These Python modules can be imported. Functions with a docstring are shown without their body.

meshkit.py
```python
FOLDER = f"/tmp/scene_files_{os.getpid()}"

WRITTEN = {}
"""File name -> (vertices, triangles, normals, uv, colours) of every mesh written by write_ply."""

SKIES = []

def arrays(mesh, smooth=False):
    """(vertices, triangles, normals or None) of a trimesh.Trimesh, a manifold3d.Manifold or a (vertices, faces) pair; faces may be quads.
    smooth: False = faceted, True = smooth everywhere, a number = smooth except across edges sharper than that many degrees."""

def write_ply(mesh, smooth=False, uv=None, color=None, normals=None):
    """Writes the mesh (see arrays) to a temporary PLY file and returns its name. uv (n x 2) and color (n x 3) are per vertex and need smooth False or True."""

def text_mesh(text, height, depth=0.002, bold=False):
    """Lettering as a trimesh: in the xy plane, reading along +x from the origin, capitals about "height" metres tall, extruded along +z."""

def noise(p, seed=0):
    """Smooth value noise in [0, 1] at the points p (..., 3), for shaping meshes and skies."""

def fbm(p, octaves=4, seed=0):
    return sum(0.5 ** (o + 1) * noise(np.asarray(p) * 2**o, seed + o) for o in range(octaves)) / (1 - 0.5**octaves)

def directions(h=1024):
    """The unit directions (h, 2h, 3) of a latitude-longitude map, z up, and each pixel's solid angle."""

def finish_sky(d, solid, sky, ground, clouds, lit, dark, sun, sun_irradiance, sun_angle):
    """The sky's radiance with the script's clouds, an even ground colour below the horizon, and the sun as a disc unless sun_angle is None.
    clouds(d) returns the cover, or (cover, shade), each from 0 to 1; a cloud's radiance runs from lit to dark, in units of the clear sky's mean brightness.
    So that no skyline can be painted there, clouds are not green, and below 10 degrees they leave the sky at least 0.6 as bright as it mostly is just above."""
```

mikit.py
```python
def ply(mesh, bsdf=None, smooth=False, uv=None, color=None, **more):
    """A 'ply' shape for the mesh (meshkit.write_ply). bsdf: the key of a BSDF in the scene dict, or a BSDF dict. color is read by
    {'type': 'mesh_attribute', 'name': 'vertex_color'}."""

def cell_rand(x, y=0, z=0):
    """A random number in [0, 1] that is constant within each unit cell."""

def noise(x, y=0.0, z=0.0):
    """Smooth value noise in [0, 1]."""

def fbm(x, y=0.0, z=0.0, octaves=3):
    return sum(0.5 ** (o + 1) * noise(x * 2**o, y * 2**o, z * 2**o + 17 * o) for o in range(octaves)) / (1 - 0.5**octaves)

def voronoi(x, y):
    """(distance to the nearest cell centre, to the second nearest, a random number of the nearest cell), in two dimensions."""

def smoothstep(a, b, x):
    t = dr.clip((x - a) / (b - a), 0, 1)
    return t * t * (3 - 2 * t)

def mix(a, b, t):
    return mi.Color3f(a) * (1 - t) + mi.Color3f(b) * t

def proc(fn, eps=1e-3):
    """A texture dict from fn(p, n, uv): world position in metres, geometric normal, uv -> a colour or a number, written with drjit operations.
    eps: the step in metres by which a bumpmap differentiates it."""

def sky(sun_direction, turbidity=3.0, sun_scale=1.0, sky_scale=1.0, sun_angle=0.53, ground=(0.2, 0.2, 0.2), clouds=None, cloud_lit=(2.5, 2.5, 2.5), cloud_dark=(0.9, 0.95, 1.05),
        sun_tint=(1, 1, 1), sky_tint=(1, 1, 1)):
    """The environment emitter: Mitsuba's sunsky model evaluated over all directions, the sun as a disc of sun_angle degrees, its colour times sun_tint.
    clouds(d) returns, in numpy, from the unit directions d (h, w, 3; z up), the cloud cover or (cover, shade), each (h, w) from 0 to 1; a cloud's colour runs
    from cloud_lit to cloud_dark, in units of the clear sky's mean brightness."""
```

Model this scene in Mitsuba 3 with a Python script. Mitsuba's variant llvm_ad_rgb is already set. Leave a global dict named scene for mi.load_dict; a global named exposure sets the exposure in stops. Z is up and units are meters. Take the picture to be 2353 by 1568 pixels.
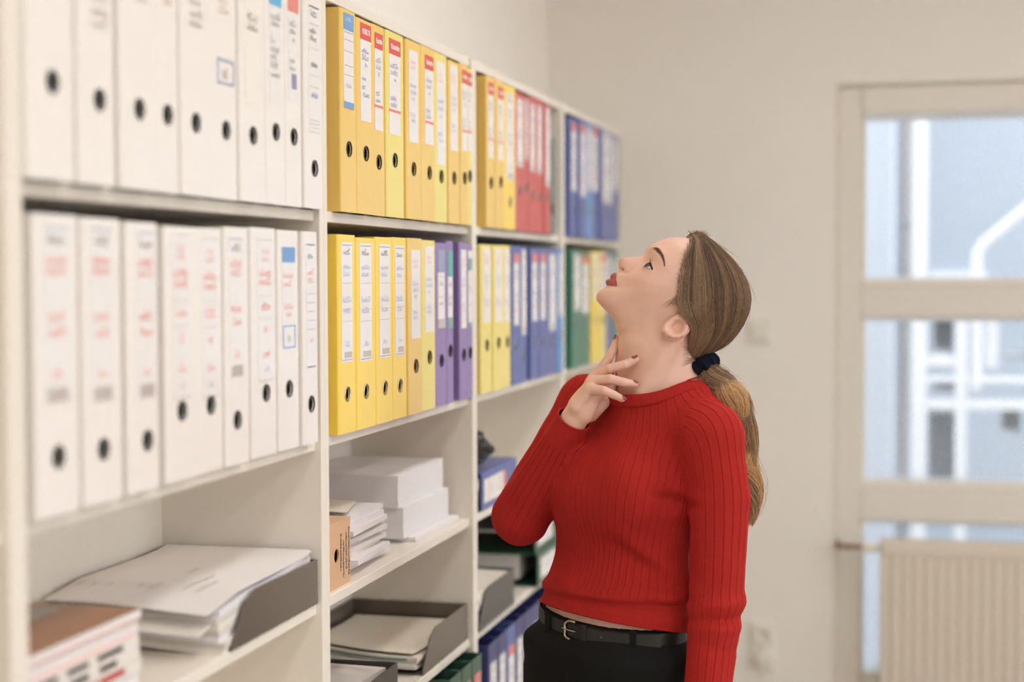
import math, random
import numpy as np
import trimesh
import manifold3d as m3
import shapely
import shapely.geometry as sg
import drjit as dr
import mitsuba as mi
import mikit, meshkit

T = mi.ScalarTransform4f
scene, labels = {}, {}

# ---------------------------------------------------------------- camera, sky, lamps, exposure
FOC, W_PX, H_PX = 3801.3, 2353, 1568
YAW, PITCH, ROLL = math.radians(13.524), math.radians(2.3275), math.radians(-0.1636)
EYE = np.array([0.8717, 0.0, 1.56])
FWD = np.array([-math.sin(YAW) * math.cos(PITCH), math.cos(YAW) * math.cos(PITCH), -math.sin(PITCH)])
_r = np.array([math.cos(YAW), math.sin(YAW), 0.0])
_u = np.cross(_r, FWD)
RIGHT = _r * math.cos(ROLL) + _u * math.sin(ROLL)
UP = _u * math.cos(ROLL) - _r * math.sin(ROLL)
scene['camera'] = {
    'type': 'thinlens', 'fov': math.degrees(2 * math.atan(W_PX / 2 / FOC)), 'fov_axis': 'x',
    'aperture_radius': 0.0150, 'focus_distance': 2.74, 'near_clip': 0.02, 'far_clip': 200.0,
    'to_world': T().look_at(origin=EYE.tolist(), target=(EYE + FWD).tolist(), up=UP.tolist()),
}
exposure = 0.34
SKY_SCALE = 17.0
scene['sky'] = mikit.sky([0.5, -0.35, 0.75], turbidity=4.0, sun_scale=0.0, sky_scale=SKY_SCALE, ground=(0.35, 0.35, 0.35),
                         clouds=lambda d: (np.clip(0.72 + 0.5 * (meshkit.fbm(d * 3.0, 4, 3) - 0.5), 0, 1), 0.25 * meshkit.fbm(d * 4.0 + 9, 3, 5)),
                         cloud_lit=(1.62, 1.6, 1.58), cloud_dark=(1.05, 1.05, 1.06), sky_tint=(1.08, 1.0, 0.92))
LAMP_RADIANCE = (8.8, 8.45, 8.15)
# (x, y) of the ceiling lamps of the room, all alike
LAMP_SPOTS = [(1.05, -1.1), (2.35, -1.1), (1.05, 1.15), (2.35, 1.15), (0.95, 3.4), (2.5, 2.9)]
CEIL_Z, WALL_Y, WALL_X, ROOM_X1, ROOM_Y0 = 3.05, 5.31, -0.285, 3.7, -2.6


# ---------------------------------------------------------------- helpers
def lin(r, g, b):
    """sRGB 0-255 -> linear"""
    c = np.array([r, g, b], float) / 255
    return [float(x) for x in np.where(c < 0.04045, c / 12.92, ((c + 0.055) / 1.055) ** 2.4)]


def mat(name, color, rough=0.5, spec=0.5, metallic=0.0, **kw):
    """a principled material, two-sided; color is linear rgb, or a texture dict"""
    c = color if isinstance(color, dict) else {'type': 'rgb', 'value': list(color)}
    p = {'type': 'principled', 'base_color': c, 'roughness': rough, 'specular': spec, 'metallic': metallic}
    p.update(kw)
    scene[name] = {'type': 'twosided', 'bsdf': p}
    return name


counts = {}


def numbered(name):
    n = counts.get(name, 0)
    counts[name] = n + 1
    return name if n == 0 else f'{name}_{n:03d}'


def thing(name, label, cat, group=None, kind=None):
    key = numbered(name)
    labels[key] = {'label': label, 'category': cat}
    if group:
        labels[key]['group'] = group
    if kind:
        labels[key]['kind'] = kind
    return key


def put(key, mesh, m, smooth=False, **kw):
    scene[key] = mikit.ply(mesh, m, smooth=smooth, **kw)
    return key


def part(parent, name, mesh, m, smooth=False, label=None, kind=None, **kw):
    key = numbered(f'{parent}__{name}')
    put(key, mesh, m, smooth, **kw)
    if label or kind:
        labels[key] = {}
        if label:
            labels[key]['label'] = label
        if kind:
            labels[key]['kind'] = kind
    return key


def struct(name, mesh, m, smooth=False, label=None, **kw):
    put(name, mesh, m, smooth, **kw)
    labels[name] = {'kind': 'structure'}
    if label:
        labels[name]['label'] = label
    return name


def box(x0, x1, y0, y1, z0, z1, bevel=0.0):
    """an axis-aligned box; bevel chamfers all edges"""
    if bevel <= 0:
        m = trimesh.creation.box(extents=(x1 - x0, y1 - y0, z1 - z0))
        m.apply_translation(((x0 + x1) / 2, (y0 + y1) / 2, (z0 + z1) / 2))
        return m
    b = bevel
    pts = []
    for sx, x in ((1, x0), (-1, x1)):
        for sy, y in ((1, y0), (-1, y1)):
            for sz, z in ((1, z0), (-1, z1)):
                pts += [(x, y + sy * b, z + sz * b), (x + sx * b, y, z + sz * b), (x + sx * b, y + sy * b, z)]
    h = m3.Manifold.hull_points(np.array(pts))
    return mani(h)


def mani(h):
    k = h.to_mesh()
    return trimesh.Trimesh(np.array(k.vert_properties[:, :3]), np.array(k.tri_verts), process=False)


def cat(ms):
    return trimesh.util.concatenate([m for m in ms if m is not None])


def extrude(poly, h):
    return trimesh.creation.extrude_polygon(poly, h, engine='earcut')


def cyl(p0, p1, r, n=16):
    return trimesh.creation.cylinder(radius=r, segment=[p0, p1], sections=n)


def xf(mesh, M):
    m = mesh.copy()
    m.apply_transform(np.asarray(M, float))
    return m


def rotz(a, at=(0, 0, 0)):
    return trimesh.transformations.rotation_matrix(a, [0, 0, 1], at)


def tube(points, radii, sides=10, cap=True):
    """a tube along a polyline with a radius per point"""
    p = np.asarray(points, float)
    r = np.broadcast_to(np.asarray(radii, float), (len(p),))
    t = np.gradient(p, axis=0)
    t /= np.linalg.norm(t, axis=1, keepdims=True) + 1e-12
    a = np.cross(t[0], [0, 0, 1.0] if abs(t[0][2]) < 0.9 else [1.0, 0, 0])
    A = []
    for k in range(len(p)):
        a = a - t[k] * (a @ t[k])
        a /= np.linalg.norm(a) + 1e-12
        A.append(a)
    A = np.array(A)
    B = np.cross(t, A)
    ang = np.arange(sides) * 2 * np.pi / sides
    v = p[:, None] + r[:, None, None] * (np.cos(ang)[None, :, None] * A[:, None] + np.sin(ang)[None, :, None] * B[:, None])
    i, j = np.meshgrid(np.arange(len(p) - 1), np.arange(sides), indexing='ij')
    q = np.stack([i * sides + j, i * sides + (j + 1) % sides, (i + 1) * sides + (j + 1) % sides, (i + 1) * sides + j], -1).reshape(-1, 4)
    f = np.vstack([q[:, [0, 1, 2]], q[:, [0, 2, 3]]])
    v = v.reshape(-1, 3)
    if cap:
        n = len(v)
        v = np.vstack([v, p[:1], p[-1:]])
        jj = np.arange(sides)
        f = np.vstack([f, np.stack([jj * 0 + n, (jj + 1) % sides, jj], 1), np.stack([jj * 0 + n + 1, (len(p) - 1) * sides + jj, (len(p) - 1) * sides + (jj + 1) % sides], 1)])
    return trimesh.Trimesh(v, f, process=False)


def ribbon(lines, w, lift):
    """flat strokes of width w: each line is a list of (y, z) on a plane facing +x at x = lift"""
    V, F = [], []
    for ln in lines:
        p = np.asarray(ln, float)
        if len(p) < 2:
            continue
        t = np.gradient(p, axis=0)
        t /= np.linalg.norm(t, axis=1, keepdims=True) + 1e-9
        n = np.stack([-t[:, 1], t[:, 0]], 1) * w / 2
        k = len(V)
        for a, b in zip(p + n, p - n):
            V += [(lift, *a), (lift, *b)]
        for i in range(len(p) - 1):
            a = k + 2 * i
            F += [(a, a + 1, a + 3), (a, a + 3, a + 2)]
    return trimesh.Trimesh(np.array(V), np.array(F), process=False) if F else None


def scrawl(rng, y, z, w, h):
    """one illegible handwritten word inside a box of width w, height h, its left bottom corner at (y, z): list of strokes"""
    out, x = [], y
    n = max(2, int(w / (h * 0.75)))
    step = w / n
    for k in range(n):
        a = step * 0.78
        kind = rng.randint(0, 4)
        up = h * rng.choice([0.62, 0.7, 1.0])
        if kind == 0:
            s = [(x, z + up), (x + a * 0.1, z), (x + a * 0.55, z + up * 0.55), (x + a, z)]
        elif kind == 1:
            s = [(x + a, z + up * 0.85), (x + a * 0.4, z + up), (x, z + up * 0.45), (x + a * 0.4, z), (x + a, z + up * 0.2)]
        elif kind == 2:
            s = [(x, z), (x + a * 0.2, z + up * 0.8), (x + a * 0.5, z + up * 0.1), (x + a * 0.75, z + up * 0.8), (x + a, z)]
        elif kind == 3:
            s = [(x, z + up), (x + a, z + up), (x + a * 0.3, z + up * 0.5), (x + a, z + up * 0.2), (x, z)]
        else:
            s = [(x + a * .5, z + up), (x + a * .1, z + up * .5), (x + a * .5, z), (x + a * .9, z + up * .5), (x + a * .5, z + up)]
        out.append(s)
        x += step
    return out


def text_yz(text, y, z, width, height, lift, thick=0.0004):
    """real letters on a plane facing +x, fitted into width x height with the lower left corner at (y, z)"""
    m = meshkit.text_mesh(text, height, thick, bold=True)
    b = m.bounds
    s = np.array([width / (b[1, 0] - b[0, 0]), height / (b[1, 1] - b[0, 1])])
    v = np.array(m.vertices)
    v = np.stack([lift + v[:, 2], y + (v[:, 0] - b[0, 0]) * s[0], z + (v[:, 1] - b[0, 1]) * s[1]], 1)
    return trimesh.Trimesh(v, m.faces, process=False)


ORD = ['first', 'second', 'third', 'fourth', 'fifth', 'sixth', 'seventh', 'eighth', 'ninth', 'tenth', 'eleventh']

# ---------------------------------------------------------------- materials
def mottled(c0, c1, s, seed=0.0):
    return mikit.proc(lambda p, n, uv: mikit.mix(c0, c1, mikit.fbm(p.x * s + seed, p.y * s, p.z * s, 3)))


mat('wall_paint', mottled([0.775, 0.745, 0.70], [0.81, 0.78, 0.74], 1.7), 0.75, 0.25)
mat('ceiling_paint', [0.80, 0.78, 0.74], 0.8, 0.2)
mat('floor_vinyl', mottled([0.40, 0.35, 0.29], [0.48, 0.43, 0.36], 9.0), 0.45, 0.4)
mat('frame_paint', [0.72, 0.68, 0.62], 0.38, 0.45)
mat('case_white', mottled([0.735, 0.69, 0.615], [0.765, 0.72, 0.645], 2.3, 4.0), 0.42, 0.4)
mat('radiator_enamel', [0.66, 0.60, 0.52], 0.35, 0.5)
mat('plastic_white', [0.74, 0.71, 0.64], 0.35, 0.5)
mat('brown_pipe', lin(120, 88, 62), 0.45, 0.4)
mat('lamp_housing', [0.8, 0.8, 0.78], 0.4, 0.4)
mat('outer_white', [0.82, 0.835, 0.85], 0.5, 0.3)
mat('outer_wall', [0.40, 0.455, 0.51], 0.7, 0.2)
mat('outer_pale', [0.50, 0.55, 0.60], 0.7, 0.2)
mat('outer_grey', [0.30, 0.33, 0.36], 0.6, 0.3)
mat('outer_dark', [0.12, 0.145, 0.16], 0.35, 0.5)
mat('outer_brown', [0.34, 0.33, 0.33], 0.6, 0.3)
mat('outer_ground', [0.40, 0.42, 0.42], 0.8, 0.2)
mat('blind_slat', [0.80, 0.83, 0.85], 0.5, 0.3)
mat('metal_grey', [0.55, 0.55, 0.55], 0.3, 0.5, metallic=1.0)
scene['pane_glass'] = {'type': 'thindielectric', 'int_ior': 1.5, 'ext_ior': 1.0}
scene['smoke_plastic'] = {'type': 'thindielectric', 'int_ior': 1.49, 'ext_ior': 1.0, 'specular_transmittance': {'type': 'rgb', 'value': [0.40, 0.37, 0.33]}}

# ---------------------------------------------------------------- the room
struct('floor', box(WALL_X - 0.2, ROOM_X1 + 0.2, ROOM_Y0 - 0.2, WALL_Y + 0.25, -0.1, 0.0), 'floor_vinyl')
struct('ceiling', box(WALL_X - 0.2, ROOM_X1 + 0.2, ROOM_Y0 - 0.2, WALL_Y + 0.25, CEIL_Z, CEIL_Z + 0.15), 'ceiling_paint')
struct('wall_left', box(WALL_X - 0.2, WALL_X, ROOM_Y0, WALL_Y + 0.25, 0, CEIL_Z), 'wall_paint')
struct('wall_front', box(WALL_X, ROOM_X1, ROOM_Y0 - 0.2, ROOM_Y0, 0, CEIL_Z), 'wall_paint')
DX0, DX1, DZ1 = 0.640, 1.800, 2.158      # the opening of the glazed balcony door
struct('wall_back', cat([
    box(WALL_X, DX0, WALL_Y, WALL_Y + 0.25, 0, CEIL_Z), box(DX1, ROOM_X1, WALL_Y, WALL_Y + 0.25, 0, CEIL_Z),
    box(DX0, DX1, WALL_Y, WALL_Y + 0.25, DZ1, CEIL_Z)]), 'wall_paint')
# right wall with two windows (both outside the frame; the room's daylight)
WINS = [(-1.9, 0.35), (1.5, 3.9)]
WZ0, WZ1 = 0.85, 2.65
rw = [box(ROOM_X1, ROOM_X1 + 0.2, ROOM_Y0, WALL_Y + 0.25, 0, WZ0), box(ROOM_X1, ROOM_X1 + 0.2, ROOM_Y0, WALL_Y + 0.25, WZ1, CEIL_Z)]
yy = [ROOM_Y0] + [v for w in WINS for v in w] + [WALL_Y + 0.25]
for k in range(0, len(yy), 2):
    rw.append(box(ROOM_X1, ROOM_X1 + 0.2, yy[k], yy[k + 1], WZ0, WZ1))
struct('wall_right', cat(rw), 'wall_paint')
for k, (a, b) in enumerate(WINS):
    nm = f'window_{k + 1}'
    labels[nm] = {'kind': 'structure'}
    xm = ROOM_X1 + 0.06
    part(nm, 'frame', cat([box(xm, xm + 0.06, a, b, WZ0, WZ0 + 0.07, .004), box(xm, xm + 0.06, a, b, WZ1 - 0.07, WZ1, .004)]
                          + [box(xm + .001, xm + 0.059, y - 0.035, y + 0.035, WZ0 + .07, WZ1 - .07, .004) for y in (a + .035, (a + b) / 2, b - .035)]), 'frame_paint')
    part(nm, 'sill', box(ROOM_X1 - 0.12, ROOM_X1 + 0.12, a, b, WZ0 - 0.03, WZ0, .004), 'frame_paint')
    for y0, y1 in ((a + .07, (a + b) / 2 - .035), ((a + b) / 2 + .035, b - .07)):
        g = trimesh.Trimesh([[xm + .03, y0, WZ0 + .07], [xm + .03, y1, WZ0 + .07], [xm + .03, y1, WZ1 - .07], [xm + .03, y0, WZ1 - .07]], [[0, 1, 2], [0, 2, 3]], process=False)
        part(nm, 'pane', g, 'pane_glass')
struct('baseboard_back', cat([box(WALL_X + .001, DX0 - .012, WALL_Y - 0.014, WALL_Y, 0, 0.09, .003)]), 'frame_paint')

# the glazed balcony door at the end of the room
labels['door_1'] = {'kind': 'structure', 'label': 'cream painted balcony door frame with three glass panes behind the radiator'}
FY0, FY1 = WALL_Y + 0.018, WALL_Y + 0.085
part('door_1', 'casing', cat([box(DX0, DX0 + .012, WALL_Y - .003, WALL_Y + .12, 0, DZ1, .001), box(DX0 + .012, DX1, WALL_Y - .004, WALL_Y + .12, DZ1 - .012, DZ1, .003), box(DX1 - .012, DX1, WALL_Y - .012, WALL_Y + .12, 0, DZ1 - .012, .003)]), 'frame_paint')
part('door_1', 'stile', box(DX0 + .012, 0.722, FY0, FY1, 0, 2.145, .004), 'frame_paint')
part('door_1', 'stile', box(1.700, DX1 - .012, FY0, FY1, 0, 2.145, .004), 'frame_paint')
part('door_1', 'top_rail', box(0.7225, 1.6995, FY0 - .006, FY1, 2.058, 2.145, .004), 'frame_paint')
for z0, z1 in ((1.423, 1.515), (0.777, 0.876), (0.10, 0.262)):
    part('door_1', 'rail', box(0.7225, 1.6995, FY0, FY1, z0, z1, .004), 'frame_paint')
part('door_1', 'threshold', box(DX0 + .012, DX1 - .012, WALL_Y, WALL_Y + .2, 0, .099, .003), 'frame_paint')
PANES = [(1.515, 2.058), (0.876, 1.423), (0.262, 0.777)]
for z0, z1 in PANES:
    bx = [box(0.7225, 0.735, FY0 + .02, FY1, z0, z1, .003), box(1.687, 1.6995, FY0 + .02, FY1, z0, z1, .003),
          box(0.735, 1.687, FY0 + .02, FY1, z0, z0 + .024, .003)]
    part('door_1', 'glazing_bead', cat(bx), 'frame_paint')
    yg = FY0 + .05
    g = trimesh.Trimesh([[.735, yg, z0 + .024], [1.687, yg, z0 + .024], [1.687, yg, z1], [.735, yg, z1]], [[0, 1, 2], [0, 2, 3]], process=False)
    part('door_1', 'pane', g, 'pane_glass')
# fine venetian blind hung outside the glass of each pane
for k, (z0, z1) in enumerate(PANES):
    t = thing('venetian_blind', ['fine slatted blind outside the top pane of the balcony door', 'fine slatted blind outside the middle pane of the balcony door', 'fine slatted blind outside the low pane behind the radiator'][k], 'blind', 'slatted blinds of the balcony door')
    sl = []
    for z in np.arange(z0 + .034, z1 - .03, .0125):
        sl.append(box(.745, 1.677, FY1 + .008, FY1 + .022, z - .0002, z + .0002))
    part(t, 'slats', cat(sl), 'blind_slat', kind='stuff')
    part(t, 'head_rail', box(.7355, 1.6865, FY1 + .004, FY1 + .026, z1 - .018, z1 - .0005, .002), 'blind_slat')
    part(t, 'bottom_rail', box(.745, 1.677, FY1 + .007, FY1 + .023, z0 + .0255, z0 + .032, .002), 'blind_slat')

# ---------------------------------------------------------------- the yard beyond the door
struct('yard_ground', box(-4, 9, WALL_Y + 0.25, 22, -0.25, -0.12), 'outer_ground')
t = thing('facade', 'pale blue plaster building facade seen through the door panes', 'building')
FX = 8.15
win_rects = [(0.985, 1.075, 1.17, 1.36), (0.985, 1.085, 0.985, 1.06), (0.965, 1.09, 0.52, 0.905), (1.30, 1.385, 0.79, 0.93)]
wall_poly = sg.box(-3.0, -0.12, 6.5, 3.1)
for (a, b, c, d) in win_rects:
    wall_poly = wall_poly.difference(sg.box(a, c, b, d))
fw = extrude(wall_poly, .25)
fw = trimesh.Trimesh(np.stack([fw.vertices[:, 0], FX + .25 - fw.vertices[:, 2], fw.vertices[:, 1]], 1), fw.faces[:, ::-1], process=False)
fw.fix_normals()
part(t, 'wall', fw, 'outer_wall')
for (a, b, c, d) in win_rects:
    w = part(t, 'window', box(a, b, FX + .10, FX + .14, c, d), 'outer_dark')
    part(w, 'frame', cat([box(a, b, FX + .06, FX + .0995, c, c + .018), box(a, b, FX + .06, FX + .0995, d - .018, d)]), 'outer_white')
part(t, 'coping', box(-3.05, 6.55, FX - .04, FX + .29, 3.1005, 3.16), 'outer_white')
part(t, 'ledge', box(.96, 1.22, FX - .05, FX - .0005, 1.525, 1.56, .004), 'outer_white')
t = thing('side_wing', 'bright white projecting building wing at the left of the door panes', 'building')
part(t, 'wall', box(-3.0, 0.80, 6.9, FX - .051, -.12, 2.95), 'outer_pale')
part(t, 'coping', box(-3.04, 0.83, 6.86, FX - .051, 2.9505, 3.0), 'outer_white')
t = thing('drain_pipe', 'narrow brownish grey drain pipe beside the white post outside', 'pipe')
part(t, 'pipe', cyl((0.852, 7.0, -.12), (0.852, 7.0, 2.9), .021), 'outer_brown', 30)
for z in (.5, 1.75):
    part(t, 'clip', box(.826, .878, 6.975, 7.03, z, z + .03, .003), 'outer_grey')
t = thing('steel_frame', 'white steel frame with posts, beams and a slanting brace outside', 'frame')
PY = 6.7
for (a, b) in ((.882, .938), (1.048, 1.092)):
    part(t, 'post', box(a, b, PY, PY + .06, -.12, 2.9 if a < 1 else 1.50, .004), 'outer_white')
part(t, 'post', box(1.163, 1.213, PY + .1, PY + .16, 1.18, 1.52, .004), 'outer_white')
part(t, 'brace', tube([(1.125, PY + .03, 1.10), (1.125, PY + .03, 1.60), (1.130, PY + .03, 1.64), (1.15, PY + .03, 1.67), (1.30, PY + .03, 1.80), (1.75, PY + .03, 2.18)], .022, 10), 'outer_white', 40)
for z0, z1 in ((1.126, 1.150), (1.02, 1.062)):
    part(t, 'beam', box(.9385, 2.3, PY + .012, PY + .048, z0, z1, .004), 'outer_white')
part(t, 'rail', box(.9385, 1.0475, PY + .012, PY + .048, 1.19, 1.235, .004), 'outer_white')
for k in range(5):
    x0 = 1.24 + .1 * k
    part(t, 'step', box(x0, x0 + .13, PY + .1, PY + .5, 1.22 + .07 * k, 1.235 + .07 * k, .003), 'outer_grey')

# ---------------------------------------------------------------- ceiling lamps
scene['lamp_dark'] = {'type': 'diffuse', 'reflectance': {'type': 'rgb', 'value': 0.5}}
LAMP_PLACES = ['above the photographer, bookcase side', 'behind the photographer, window side', 'over the nearest bookcase', 'over the middle of the room, window side', 'over the farthest bookcase', 'nearest the balcony door, window side']
for k, (x, y) in enumerate(LAMP_SPOTS):
    t = thing('ceiling_lamp', 'long white panel lamp on the ceiling ' + LAMP_PLACES[k], 'lamp', 'ceiling lamps of the office')
    w, l = .30, 1.25
    part(t, 'housing', cat([box(x - w / 2 - .02, x + w / 2 + .02, y - l / 2 - .02, y + l / 2 + .02, CEIL_Z - .03, CEIL_Z - .0005, .004)]), 'lamp_housing')
    z = CEIL_Z - .034
    g = trimesh.Trimesh([[x - w / 2, y - l / 2, z], [x - w / 2, y + l / 2, z], [x + w / 2, y + l / 2, z], [x + w / 2, y - l / 2, z]], [[0, 1, 2], [0, 2, 3]], process=False)
    key = part(t, 'diffuser', g, 'lamp_dark')
    scene[key]['emitter'] = {'type': 'area', 'radiance': {'type': 'rgb', 'value': list(LAMP_RADIANCE)}}

# ---------------------------------------------------------------- radiator, switch, socket
t = thing('radiator', 'cream panel radiator with vertical ribs before the balcony door', 'radiator')
RX0, RX1, RZ0, RZ1, RY = .792, 1.72, .12, .735, WALL_Y - .115
prof = [(RX0, 0.0)]
x = RX0 + .028
while x < RX1 - .05:
    prof += [(x, 0.0), (x + .006, .009), (x + .0195, .009), (x + .0255, 0.0)]
    x += .0335
prof += [(RX1, 0.0), (RX1, -.012), (RX0, -.012)]
rib = extrude(sg.Polygon(prof), RZ1 - RZ0 - .085)
ribm = trimesh.Trimesh(np.stack([rib.vertices[:, 0], RY - rib.vertices[:, 1], rib.vertices[:, 2] + RZ0 + .04], 1), rib.faces[:, ::-1], process=False)
part(t, 'front_panel', cat([ribm, box(RX0, RX1, RY - .006, RY + .012, RZ1 - .0445, RZ1 - .004, .004), box(RX0, RX1, RY - .006, RY + .012, RZ0, RZ0 + .0395, .004)]), 'radiator_enamel')
part(t, 'rear_panel', box(RX0, RX1, RY + .06, RY + .075, RZ0, RZ1 - .01, .004), 'radiator_enamel')
part(t, 'top_grille', cat([box(RX0 + .0005, RX1 - .0005, RY + .0125, RY + .018, RZ1 - .012, RZ1, .001), box(RX0 + .0005, RX1 - .0005, RY + .054, RY + .0595, RZ1 - .012, RZ1, .001)] + [box(RX0 + .01 + .03 * k, RX0 + .018 + .03 * k, RY + .0185, RY + .0535, RZ1 - .010, RZ1 - .003) for k in range(30)]), 'radiator_enamel')
part(t, 'side_cover', box(RX0 - .004, RX0 - .0005, RY + .004, RY + .07, RZ0 + .01, RZ1 - .003, .001), 'radiator_enamel')
part(t, 'bracket', cat([box(1.0, 1.03, RY + .0755, WALL_Y + .03, .2, .6), box(1.45, 1.48, RY + .0755, WALL_Y + .03, .2, .6)]), 'radiator_enamel')
v = part(t, 'valve', trimesh.util.concatenate([cyl((.742, RY + .03, .708), (.778, RY + .03, .708), .017, 20), cyl((.734, RY + .03, .708), (.7415, RY + .03, .708), .012, 20), cyl((.7785, RY + .03, .708), (.7915, RY + .03, .708), .009, 12)]), 'plastic_white', 30, label='cream thermostat valve')
t = thing('heating_pipe', 'short brown heating pipe running into the radiator valve', 'pipe')
part(t, 'pipe', tube([(.655, WALL_Y + .02, .706), (.655, RY + .05, .706), (.662, RY + .032, .7065), (.675, RY + .03, .707), (.7335, RY + .03, .708)], .0075, 10), 'brown_pipe', 40)

t = thing('light_switch', 'square white light switch on the end wall behind the woman', 'switch')
part(t, 'plate', box(.368, .442, WALL_Y - .010, WALL_Y, 1.335, 1.413, .003), 'plastic_white')
part(t, 'rocker', xf(box(-.024, .024, -.004, .004, -.026, .026, .002), trimesh.transformations.translation_matrix((.405, WALL_Y - .0142, 1.374)) @ trimesh.transformations.rotation_matrix(math.radians(4), [1, 0, 0])), 'plastic_white')
t = thing('wall_socket', 'white double wall socket low on the end wall beside her sleeve', 'socket')
part(t, 'plate', box(.382, .458, WALL_Y - .012, WALL_Y, .290, .440, .003), 'plastic_white')
for z in (.402, .330):
    ring = trimesh.creation.annulus(r_min=.0195, r_max=.029, height=.012)
    ring.apply_transform(trimesh.transformations.rotation_matrix(math.pi / 2, [1, 0, 0]))
    ring.apply_translation((.420, WALL_Y - .0185, z))
    part(t, 'outlet_ring', ring, 'plastic_white', 30)
t = thing('power_plug', 'white plug in the lower half of the double wall socket', 'plug')
part(t, 'body', cat([cyl((.420, WALL_Y - .030, .330), (.420, WALL_Y - .0125, .330), .0185, 20), cyl((.420, WALL_Y - .046, .330), (.420, WALL_Y - .0305, .330), .014, 20)]), 'plastic_white', 30)
part(t, 'cable', tube([(.420, WALL_Y - .046, .325), (.424, WALL_Y - .052, .305), (.432, WALL_Y - .045, .26), (.455, WALL_Y - .02, .19), (.47, WALL_Y - .012, .10), (.48, WALL_Y - .012, .02)], .0032, 8), 'plastic_white', 40)

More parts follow.
